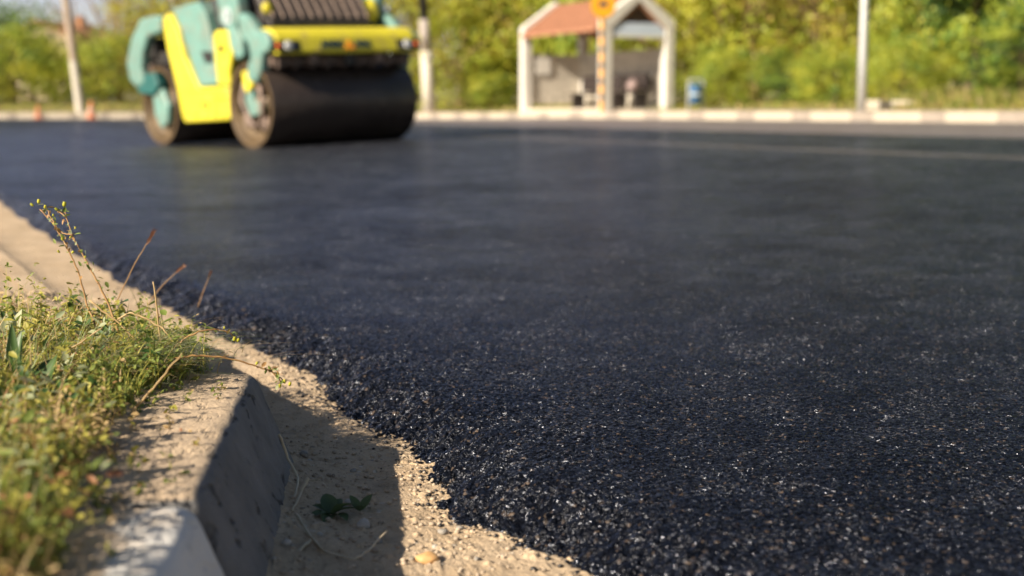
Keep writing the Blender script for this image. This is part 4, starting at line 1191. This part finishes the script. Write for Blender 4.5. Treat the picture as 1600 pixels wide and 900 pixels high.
def build_grass():
    r = np.random.default_rng(5)
    # patchy: keep where a noise field is high
    X, Y, s = scatter(34000, .62, 3.0, 1.15, r)
    keep = (vnoise(X, Y, .16, 51) + .55 * vnoise(X, Y, .05, 52) > -.16 - .3 * (Y < 1.5)) & (r.random(len(X)) < np.where(Y < 2.5, 1, np.exp(-(Y - 2.5) / .22)))
    X, Y, s = X[keep], Y[keep], s[keep]
    n = len(X)
    tone = vnoise(X, Y, .22, 53) + .5 * vnoise(X, Y, .07, 54)
    p = r.random(n)
    mi = np.where(tone > .12, np.where(p < .55, 0, np.where(p < .8, 4, 1)), np.where(tone > -.12, np.where(p < .4, 1, np.where(p < .62, 4, np.where(p < .8, 0, 2))), np.where(p < .5, 2, np.where(p < .8, 1, np.where(p < .9, 3, 0)))))
    near = np.clip((1.75 - Y) / .5, 0, 1)
    sw = r.random(n) < near * .45
    mi = np.where(sw, r.choice([2, 2, 3, 0, 4], n), mi)
    h = (.022 + .05 * r.random(n) ** 1.6) * (1 + .7 * np.clip((1.8 - Y) / .4, 0, 1)) * (1 + .5 * sstep(.05, .35, s)) * (1 + 1.3 * (r.random(n) < .05))
    h = np.minimum(h, .12); lean_ = np.minimum(r.uniform(.2, 1.5, n), .055 / h)
    w = .0016 + .0022 * r.random(n) ** 2
    z = z_soil(X, Y)
    V, F = blades(np.stack([X, Y, z - .004], -1), h, w, r.uniform(0, 6.283, n), lean_)
    me = np_mesh("grass", V, F, np.repeat(mi, 4))
    tag(link_mesh("grass", me, [M['g_fresh'], M['g_yellow'], M['g_straw'], M['g_red'], M['g_grey']]), "short dry and green grass growing behind the near kerb", "grass", kind="stuff")
build_grass()
def build_fine_tuft():
    """grey green fine grass lying over by the kerb corner"""
    r = np.random.default_rng(15)
    n = 1500
    c = np.array([-.66, 2.33]); X = c[0] + r.normal(size=n) * .065; Y = c[1] + r.normal(size=n) * .09
    mi = r.choice([0, 0, 1, 2], n)
    h = .05 + .06 * r.random(n)
    V, F = blades(np.stack([X, Y, z_soil(X, Y) - .004], -1), h, .0014 + .0012 * r.random(n), r.normal(-.5, .9, n), r.uniform(.7, 2.0, n), 6)
    me = np_mesh("grass_tuft", V, F, np.repeat(mi, 6))
    tag(link_mesh("grass_tuft", me, [M['g_grey'], M['g_fresh'], M['g_straw']]), "fine grey green grass tuft bent over by the kerb corner", "grass", kind="stuff")
build_fine_tuft()
def sprig_mesh_data(P, hgt, nl, leaf, r, lean=.6):
    """stems with small leaves; P base points"""
    Vs, Fs, nV = [], [], 0
    LP, LS = [], []
    ld = r.uniform(0, 6.283, len(P)); ln = r.uniform(0, lean, len(P))
    V, F = blades(P, hgt, np.full(len(P), .0024), ld, ln, 4)
    for i in range(len(P)):
        m = nl + r.integers(-2, 3)
        t = np.linspace(.15, 1, max(3, m)) + r.normal(size=max(3, m)) * .03
        off = ln[i] * hgt[i] * np.clip(t, 0, 1.1) ** 1.6
        z = hgt[i] * (t - .35 * np.clip(ln[i], 0, 1.5) * np.clip(t, 0, 1.1) ** 2.2)
        a = r.uniform(0, 6.283, len(t))
        q = np.stack([P[i, 0] + np.cos(ld[i]) * off + np.cos(a) * leaf * .45, P[i, 1] + np.sin(ld[i]) * off + np.sin(a) * leaf * .45, P[i, 2] + z], -1)
        LP.append(q); LS.append(leaf * r.uniform(.6, 1.35, len(t)))
    LP = np.concatenate(LP); LS = np.concatenate(LS)
    V2, F2 = leaf_hex(LP, LS, r, .45)
    return V, F, V2, F2, LS
def build_ground_cover():
    r = np.random.default_rng(6)
    X, Y, s = scatter(10500, .7, 2.95, 1.1, r, .05, 1.25)
    keep = (vnoise(X, Y, .18, 61) + .5 * vnoise(X, Y, .06, 62) > -.22 - .3 * (Y < 1.5)) & (r.random(len(X)) < np.where(Y < 2.45, 1, np.exp(-(Y - 2.45) / .25)))
    X, Y, s = X[keep], Y[keep], s[keep]
    # a few seedlings out on the dusty kerb top and soil edge
    ye = r.uniform(1.2, 2.3, 46); xe = kerb_x(ye) - r.uniform(.035, .16, 46)
    P = np.concatenate([np.stack([X, Y, z_soil(X, Y)], -1), np.stack([xe, ye, z_soil(xe, ye)], -1)])
    h = np.concatenate([(.018 + .045 * r.random(len(X)) * (1 + .8 * (r.random(len(X)) < .15))) * (1 + .5 * np.clip((1.8 - Y) / .4, 0, 1)), .012 + .022 * r.random(46)])
    V, F, V2, F2, LS = sprig_mesh_data(P, h, 10, .0098, r, 1.1)
    cx, cy = V2[::6, 0], V2[::6, 1]; nl = len(cx)
    tone = vnoise(cx, cy, .14, 63) + .4 * (r.random(nl) - .5)
    near = np.clip((1.75 - cy) / .5, 0, 1)
    mi2 = np.where(tone > .10, 0, np.where(tone > -.16, 1, 2))
    mi2 = np.where(r.random(nl) < .30 * near + .05, r.choice([3, 2, 4, 4, 0], nl), mi2)
    mi2 = np.repeat(mi2, 2)
    me = np_mesh("ground_cover", np.concatenate([V, V2]), np.concatenate([F, F2 + len(V)]), np.concatenate([np.full(len(F), 1), mi2]))
    tag(link_mesh("ground_cover", me, [M['g_fresh'], M['g_yellow'], M['g_straw'], M['g_red'], M['stem_brown']]), "tiny leaved green and yellow weeds carpeting the soil behind the near kerb", "weeds", kind="stuff")
build_ground_cover()

def build_leafy_weeds():
    r = np.random.default_rng(26)
    X, Y, s = scatter(1500, .75, 2.75, .95, r, .04, 1.1)
    keep = (vnoise(X, Y, .20, 65) + .4 * vnoise(X, Y, .07, 66) > .02 - .2 * (Y < 1.5))
    X, Y = X[keep], Y[keep]
    P = np.stack([X, Y, z_soil(X, Y)], -1)
    h = (.04 + .06 * r.random(len(X))) * (1 + .5 * np.clip((1.8 - Y) / .4, 0, 1))
    V, F, V2, F2, LS = sprig_mesh_data(P, h, 8, .0205, r, .9)
    cx, cy = V2[::6, 0], V2[::6, 1]; nl = len(cx)
    tone = vnoise(cx, cy, .12, 67) + .3 * (r.random(nl) - .5)
    near = np.clip((1.75 - cy) / .5, 0, 1)
    mi = np.where(tone > .10, 0, np.where(tone > -.06, 1, np.where(tone > -.16, 2, 3)))
    mi = np.repeat(np.where(r.random(nl) < .30 * near, r.choice([4, 5], nl), mi), 2)
    me = np_mesh("leafy_weeds", np.concatenate([V, V2]), np.concatenate([F, F2 + len(V)]), np.concatenate([np.full(len(F), 1), mi]))
    tag(link_mesh("leafy_weeds", me, [M['g_fresh'], M['g_yellow'], M['g_grey'], M['g_deep'], M['g_red'], M['stem_brown']]), "broader leaved weeds mixed into the growth behind the near kerb", "weeds", kind="stuff")
build_leafy_weeds()

# upright sprigs along the back of the patch, each a plant of its own
def build_sprig(px, py, Y, h, label, seed, mats=('g_fresh', 'g_yellow')):
    r = np.random.default_rng(seed)
    top = atY(px, py, Y); zb = float(z_soil(top.x, Y))
    h = max(.04, top.z - zb)
    P = np.array([[top.x + r.normal() * .006, Y + r.normal() * .01, zb - .004] for _ in range(3)])
    V, F, V2, F2, LS = sprig_mesh_data(P, np.array([h, h * .8, h * .62]), int(10 + h * 60), .011, r, .25)
    o = empty("weed", (0, 0, 0))
    a = link_mesh("stem", np_mesh("stem", V, F), M['g_yellow'], o)
    b = link_mesh("leaves", np_mesh("leaves", V2, F2, np.repeat(r.integers(0, 2, len(F2) // 2), 2)), [M[m] for m in mats], o)
    tag(o, label, "weed", "leafy weeds at the back of the grass patch")
SPR = [(8, 400, 2.55), (52, 405, 2.62), (78, 422, 2.7), (30, 432, 2.5), (103, 432, 2.6), (120, 450, 2.5), (170, 432, 2.62), (62, 452, 2.45), (20, 470, 2.3), (92, 470, 2.4), (140, 478, 2.45), (268, 492, 2.55), (288, 497, 2.6), (222, 448, 2.9)]
SPL = ["leafy weed at the photo's left edge, tallest there", "leafy weed left of the tall budded stems, second from the left edge", "leafy weed just left of the tall budded stems",
       "short leafy weed low at the left edge", "leafy weed at the foot of the tall budded stem", "leafy weed between the two tall budded stems", "bright green leafy weed right of the tall budded stems",
       "bushy weed below the left leafy weeds", "low leafy weed at far left over the plantain leaves", "low bushy weed in the middle of the patch", "low leafy weed right of the patch's middle",
       "small green sprig on the sand right of the dry stick", "small yellow tipped sprig right of the dry stick, nearer the road", "tiny green sprig alone against the dark asphalt"]
for i, ((x, y, Yd), l) in enumerate(zip(SPR, SPL)): build_sprig(x, y, Yd, 0, l, 70 + i)

def trace(pts, Y, dy=0.0):
    return [atY(x, y, Y + dy * k) for k, (x, y) in enumerate(pts)]
def wob(pts, n=5, amp=.0008, seed=0):
    r = random.Random(seed); out = []
    for a, b in zip(pts, pts[1:]):
        for k in range(n): out.append(a + (b - a) * (k / n) + Vector((r.uniform(-amp, amp), r.uniform(-amp, amp), r.uniform(-amp, amp))))
    out.append(pts[-1]); return out
def taper(pts, r0, r1): return [r0 + (r1 - r0) * i / (len(pts) - 1) for i in range(len(pts))]
def bud(mb, p, d, s, mi=0):
    d = Vector(d).normalized()
    mb.lathe([(0, -.1 * s), (.32 * s, .15 * s), (.42 * s, .5 * s), (.34 * s, .9 * s), (.40 * s, 1.05 * s), (0, 1.0 * s)], 8, Matrix.Translation(p) @ d.to_track_quat('Z', 'Y').to_matrix().to_4x4(), mi)
def budded_weed(paths, buds, Y, label, seed, group=None, r0=.0022, leafy=True, dz=True):
    o = empty("flowering_weed", (0, 0, 0))
    mb = MB()
    for j, pth in enumerate(paths):
        p = trace(pth, Y + .012 * j, .008)
        if dz and j == 0:
            b = p[0].copy(); p = [Vector((b.x - .004, b.y, float(z_soil(b.x, b.y)) - .01))] + p if b.z > float(z_soil(b.x, b.y)) else p
        w = wob(p, 5, .0009, seed + j); k = 1 if j == 0 else .65
        mb.tube(w, taper(w, r0 * k, r0 * .45 * k), 7)
    mb.build("stem", M['stem_brown'], o, smooth=True)
    for (x, y, s, dx) in buds:
        mb = MB(); bud(mb, atY(x, y, Y + .02), (dx, random.uniform(-.3, .3), 1), s); mb.build("bud", M['bud'], o, smooth=True)
    if leafy:
        r = np.random.default_rng(seed)
        P = np.array([tuple(atY(v.x + r.normal() * 4, v.y + r.normal() * 5, Y + .02)) for pth in paths for v in wob([Vector((a, b, 0)) for a, b in pth], 4, 0)])
        V, F = leaf_hex(P, r.uniform(.005, .013, len(P)), r)
        link_mesh("leaves", np_mesh("leaves", V, F, np.repeat(r.integers(0, 3, len(F) // 2), 2)), [M['g_grey'], M['stem_brown'], M['g_fresh']], o)
    return tag(o, label, "weed", group)
budded_weed([[(154, 527), (146, 500), (136, 477), (121, 422), (105, 387), (88, 356), (62, 327)], [(88, 356), (75, 330), (70, 322)], [(105, 387), (97, 372), (84, 345)]],
            [(52, 322, .006, -1), (60, 318, .007, .1), (70, 326, .006, .3), (84, 352, .007, .2), (93, 395, .005, -.6), (83, 338, .004, .1), (112, 396, .005, .8)], 2.43,
            "tall budded weed with yellow tips, the left of the two tall stems", 3, "tall budded weeds")
budded_weed([[(185, 520), (174, 488), (163, 461), (148, 432), (136, 411), (124, 388), (113, 368), (104, 340), (101, 326)], [(113, 368), (98, 364), (88, 356)], [(104, 340), (95, 333), (90, 330)]],
            [(100, 323, .008, .1), (90, 329, .006, -.8), (117, 358, .004, .3), (132, 403, .004, .6), (109, 372, .004, .6), (98, 376, .005, -.2)], 2.40,
            "tall budded weed with yellow tips, the right of the two tall stems", 4, "tall budded weeds")
budded_weed([[(268, 566), (284, 531), (311, 518), (335, 514), (358, 519), (366, 527), (370, 533)]], [(366, 533, .007, .2), (371, 534, .006, .5), (350, 514, .004, .2)], 2.30,
            "thin budded weed arching over the kerb corner towards the road", 5, "budded weeds over the kerb corner", .0017)
budded_weed([[(262, 562), (300, 556), (340, 557), (374, 564), (412, 576), (432, 584), (444, 596)], [(412, 576), (425, 578), (436, 572)], [(432, 584), (438, 594), (438, 604)]],
            [(444, 599, .006, .1), (438, 606, .006, -.1), (452, 603, .006, .3), (400, 570, .005, .5)], 2.22,
            "brown budded weed lying across the kerb top at its corner", 6, "budded weeds over the kerb corner", .002)

def dry_stalk(pts, Y, head, label, seed, r0=.0015, rag=True):
    o = empty("dry_stalk", (0, 0, 0))
    p = trace(pts, Y)
    b = p[0]; zb = float(z_soil(b.x, b.y))
    if b.z > zb: p = [Vector((b.x - (p[1].x - b.x) * (b.z - zb) / max(.01, p[1].z - b.z), b.y, zb - .01))] + p
    w = wob(p, 5, .0006, seed)
    mb = MB(); mb.tube(w, taper(w, r0, r0 * .6), 6); mb.build("stem", M['stem_brown'] if rag else M['g_straw'], o, smooth=True)
    if head:
        r = np.random.default_rng(seed)
        e = p[-1]; d = (p[-1] - p[-2]).normalized()
        n = 34
        t = r.random(n)
        base = np.array([tuple(e - d * (head * .9) + d * float(q) * head) for q in t])
        V = []; 
        for q in range(n):
            a = Vector(rand_unit(1, r)[0]) * .5 + d * 1.2; a.normalize()
            s = a.orthogonal().normalized() * .0016
            bq = Vector(base[q]); L = head * r.uniform(.35, .7)
            V += [bq - s, bq + s, bq + a * L + s * .2, bq + a * L - s * .2]
        V = np.array(V); F = np.arange(4 * n).reshape(n, 4)
        link_mesh("seed_head", np_mesh("seed_head", V, F), M['g_red'] if rag else M['g_straw'], o)
    return tag(o, label, "dry stalk", "dry stalks at the kerb")
dry_stalk([(194, 446), (212, 410), (225, 388), (238, 367)], 2.95, .026, "dry stalk with a feathery seed head, tallest against the asphalt", 21)
dry_stalk([(249, 451), (264, 436), (284, 418)], 3.3, .022, "leaning dry stalk with a pinkish seed head, middle of the three against the asphalt", 22)
dry_stalk([(309, 480), (318, 455), (329, 426)], 3.55, .014, "faint dry stalk furthest right against the asphalt", 23)
dry_stalk([(247, 500), (243, 466), (239, 440)], 2.42, 0, "short broken dry stick standing in the grass tuft", 24, .0022, False)
def curl(pts, Y, label, seed, r=.0018):
    p = trace(pts, Y, -.004); w = wob(p, 6, .0012, seed)
    mb = MB(); mb.tube(w, taper(w, r, r * .6), 7)
    o = mb.build("dry_straw", M['g_straw'], smooth=True)
    return tag(o, label, "dry straw", "bent dry straws in the grass patch")
curl([(185, 498), (202, 488), (233, 500), (257, 516), (268, 530), (275, 548)], 2.34, "curved dry stem bowing over the grass tuft", 31, .002)
curl([(60, 590), (110, 545), (160, 512)], 2.2, "straight dry stem slanting through the left of the patch", 32)
curl([(210, 640), (245, 600), (285, 552)], 1.98, "dry reddish stem slanting over the kerb top", 33)
curl([(140, 470), (180, 500), (222, 540), (238, 560)], 2.3, "thin dry stem crossing the middle of the patch", 34)

# broad leaves
def broad_leaf(L, W, bend, seed):
    """leaf blade along +x with a fold along the midrib and drooping tip"""
    n = 9; V = []; r = random.Random(seed)
    for i in range(n):
        t = i / (n - 1)
        w = W * .5 * (math.sin(math.pi * min(1, t ** .8 * .97 + .03)) ** .8) + .0004
        z = L * (.25 * t - bend * t * t)
        for j, s in enumerate((-1, -.5, 0, .5, 1)):
            V.append((L * t, s * w, z + abs(s) * w * .35 + r.uniform(-.04, .04) * w))
    F = [(i*5+j, i*5+j+1, (i+1)*5+j+1, (i+1)*5+j) for i in range(n-1) for j in range(4)]
    return V, F
def broadleaf_weed(loc, leaves, mat, label, group=None, name="broadleaf_weed"):
    o = empty(name, loc)
    for k, (ang, L, W, tilt, bend) in enumerate(leaves):
        V, F = broad_leaf(L, W, bend, k)
        lf = link_mesh("leaf", np_mesh("leaf", V, F), mat, o, smooth=True)
        lf.rotation_euler = (random.uniform(-.3, .3), -R(tilt), R(ang))
        lf.location = (math.cos(R(ang)) * .003, math.sin(R(ang)) * .003, .002)
    return tag(o, label, "weed", group)
def soil_at(px, py):
    p = atz(px, py, KTOP + .01); p.z = float(z_soil(p.x, p.y)); return p
broadleaf_weed(soil_at(22, 628), [(80, .10, .024, 62, .1), (60, .085, .022, 35, .25), (150, .08, .02, 40, .3), (10, .075, .02, 45, .3), (-60, .07, .02, 25, .3), (110, .11, .02, 70, .1)], M['g_deep'], "dark green plantain weed with long leaves at far left", "broad leaved weeds")
broadleaf_weed(soil_at(60, 640), [(20, .085, .026, 35, .25), (70, .08, .022, 55, .2), (-30, .07, .024, 20, .3), (130, .07, .022, 40, .2)], M['g_deep'], "dark broad leaved weed below the tall budded stems", "broad leaved weeds")
broadleaf_weed(soil_at(95, 612), [(0, .06, .03, 25, .2), (120, .06, .03, 30, .2), (230, .05, .028, 20, .2), (60, .055, .026, 50, .1)], M['g_grey'], "grey green broad leaved weed in the middle of the patch", "broad leaved weeds")
broadleaf_weed(soil_at(10, 560), [(60, .09, .03, 60, .1), (100, .08, .03, 70, .1), (10, .07, .03, 45, .1)], M['g_grey'], "pale upright leafed weed at the left edge", "broad leaved weeds")
broadleaf_weed(soil_at(165, 560), [(30, .05, .02, 45, .2), (150, .05, .02, 30, .2), (270, .05, .02, 30, .2), (80, .06, .02, 60, .1)], M['g_deep'], "small dark leafed weed under the right tall budded stem", "broad leaved weeds")
def sand_at(px, py):
    p = atz(px, py, 0.0); p.z = float(z_sand(p.x, p.y)); return p
broadleaf_weed(sand_at(518, 812), [(70, .034, .021, 30, .3), (20, .036, .022, 15, .35), (-50, .040, .023, 6, .35), (150, .034, .021, 18, .3), (-100, .034, .022, 6, .4), (110, .042, .025, 34, .3), (-140, .036, .021, 12, .4), (-20, .04, .024, 34, .3)], M['weed_dull'], "dark green weed growing in the kerb's shadow on the sand")
broadleaf_weed(sand_at(563, 802), [(40, .028, .017, 40, .1), (150, .026, .015, 45, .1), (270, .02, .012, 30, .1)], M['weed_dull'], "tiny two leafed seedling beside the shaded weed")
# straw lying at the kerb foot
def straw(pts, label, seed, r=.0030, z=.004):
    P = []
    for x, y, h in pts:
        q = atz(x, y, h); P.append(q)
    w = wob(P, 5, .0008, seed)
    mb = MB(); mb.tube(w, taper(w, r, r * .55), 7)
    tag(mb.build("straw", M['straw_pale'], smooth=True), label, "straw", "straws at the kerb foot")
straw([(436, 678, .10), (450, 716, .06), (466, 748, .035), (458, 785, .02), (452, 808, .016), (474, 830, .015), (504, 860, .014), (554, 874, .016), (577, 858, .018), (605, 830, .026)], "long bent straw curling round below the shaded weed", 41, .0022)
straw([(482, 746, .05), (470, 770, .03), (456, 798, .022)], "short straw leaning between kerb face and shaded weed", 42)
straw([(464, 804, .03), (482, 834, .02), (504, 858, .018)], "forked straw lying beside the long bent straw", 43, .0026)
straw([(462, 866, .012), (478, 850, .02), (486, 844, .02)], "stubby straw at the kerb foot", 44)
straw([(484, 750, .05), (500, 750, .055), (512, 762, .05)], "thin pale straw above the shaded weed", 45, .001)

# ------------------------------------------------------------------ pebbles and crumbs
def pebble(px, py, wpx, mat, label, seed, name="pebble", group=None, flat=.6, cat="pebble", sub=3):
    p = sand_at(px, py); Y = p.y
    rx = wpx / FPX * Y * .5
    mb = MB(); mb.blob((0, 0, 0), 1.0, rx, rx * .8, rx * flat, 0, sub)
    V = mb.bm.verts
    rr = random.Random(seed); ph = [rr.uniform(0, 6) for _ in range(6)]
    for v in V:
        n = Vector((v.co.x / rx, v.co.y / rx, v.co.z / rx))
        k = 1 + .11 * math.sin(2.3 * n.x * 2 + ph[0]) * math.cos(2.7 * n.y * 2 + ph[1]) + .07 * math.sin(5 * n.z + ph[2] + 3 * n.x) + .04 * math.sin(9 * n.y + ph[3])
        v.co *= k
    o = mb.build(name, mat, smooth=True)
    o.location = (p.x, p.y, p.z + rx * flat * .55); o.rotation_euler = (rr.uniform(-.2, .2), rr.uniform(-.2, .2), rr.uniform(0, 3))
    return tag(o, label, cat, group)
pebble(668, 878, 36, M['ochre'], "smooth ochre pebble lying in the sun on the sand", 1, flat=.55)
for i, (x, y, w, m, l) in enumerate([
    (568, 826, 28, 'stone_pale', "pale flat stone right of the shaded weed"), (544, 792, 16, 'stone_pale', "small white stone between the shaded weed and its seedling"),
    (474, 716, 16, 'stone_grey', "grey stone near the kerb's end corner in shadow"), (484, 726, 12, 'stone_pale', "small pale stone beside the grey stone near the kerb's end"),
    (448, 874, 18, 'stone_pale', "pale stone at the kerb foot left of the long straw"), (500, 850, 12, 'stone_pale', "pale pebble under the bent straw"),
    (692, 829, 18, 'stone_grey', "flat brown grey stone on the sunlit sand below the asphalt's bay"), (718, 822, 14, 'stone_grey', "small stone close to the asphalt edge"),
    (592, 850, 13, 'stone_grey', "dull pebble between the straw and the ochre pebble"), (552, 742, 12, 'stone_grey', "grey chip at the upper end of the shadow"),
    (680, 855, 14, 'stone_pale', "pale stone above the ochre pebble"), (745, 874, 12, 'stone_grey', "little stone right of the ochre pebble")]):
    pebble(x, y, w, M[m], l, 10 + i, name="stone", group="stones on the sand", cat="stone", sub=2)
def build_litter():
    """countless grit and tar crumbs along the mat's edge"""
    r = np.random.default_rng(9)
    for nm, n, mat, lab, s0, s1, lo, hi in (("gravel", 3600, M['gravel'], "fine gravel strewn over the sandy strip", .0010, .0052, None, None), ("tar_crumbs", 800, M['tar'], "black asphalt crumbs scattered along the fresh edge", .0012, .0060, 0, 1)):
        Y = 1.45 + 3.4 * r.random(n) ** 1.6
        k, e = kerb_x(Y) + .06, edge_x(Y)
        X = k + (e - k) * r.random(n) if lo is None else e + .01 - np.abs(r.normal(size=n)) * .035
        z = z_sand(X, Y)
        s = s0 + (s1 - s0) * r.random(n) ** 3
        ico = np.array([(0,0,1),(.894,0,.447),(.276,.851,.447),(-.724,.526,.447),(-.724,-.526,.447),(.276,-.851,.447),(.724,.526,-.447),(-.276,.851,-.447),(-.894,0,-.447),(-.276,-.851,-.447),(.724,-.526,-.447),(0,0,-1)])
        fc = np.array([(0,1,2),(0,2,3),(0,3,4),(0,4,5),(0,5,1),(1,6,2),(2,7,3),(3,8,4),(4,9,5),(5,10,1),(6,7,2),(7,8,3),(8,9,4),(9,10,5),(10,6,1),(11,7,6),(11,8,7),(11,9,8),(11,10,9),(11,6,10)])
        V = ico[None] * s[:, None, None] * (1 + .35 * (r.random((n, 12, 1)) - .5)) * np.array([1, .9, .7]) + np.stack([X, Y, z + s * .4], -1)[:, None]
        F = fc[None] + (np.arange(n) * 12)[:, None, None]
        tag(link_mesh(nm, np_mesh(nm, V.reshape(-1, 3), F.reshape(-1, 3)), mat), lab, "gravel" if lo is None else "crumbs", kind="stuff")
build_litter()

# ------------------------------------------------------------------ grass on the far verge
def build_verge_grass():
    r = np.random.default_rng(12)
    n = 30000
    g = 1.3 + 7 * r.random(n) ** 1.2
    k = (np.where(r.random(n) < .3, r.uniform(1350, 1800, n), r.uniform(-150, 1800, n)) - 800) / FPX
    den = NX * k + NY
    Y = np.minimum(np.where(den > .05, (KQ + g) / np.maximum(den, .05), 1e9), 50 + g); X = k * Y
    px = 800 + k * FPX
    z = z_back(X, Y)
    tall = ((px > 1380) & (g > 1.8) & (g < 6))
    path = (px > 780) & (px < 1330) & (g < 2.4)
    keep = ~path | (r.random(n) < .05)
    h = (.05 + .13 * r.random(n)) * np.where(tall, 2.6, 1) * sstep(.9, 3.0, g) + .03
    B = np.stack([X, Y, z - .02], -1)[keep]; h = h[keep]
    V, F = blades(B, h, .03 + .03 * r.random(len(B)), r.uniform(0, 6.28, len(B)), r.uniform(.1, 1, len(B)), 2)
    me = np_mesh("verge_grass", V, F, np.repeat(r.choice([0, 0, 1, 2], len(B)), 2))
    tag(link_mesh("verge_grass", me, [M['g_fresh'], M['g_yellow'], M['g_straw']]), "green and straw coloured grass on the far verge under the bushes", "grass", kind="stuff")
build_verge_grass()
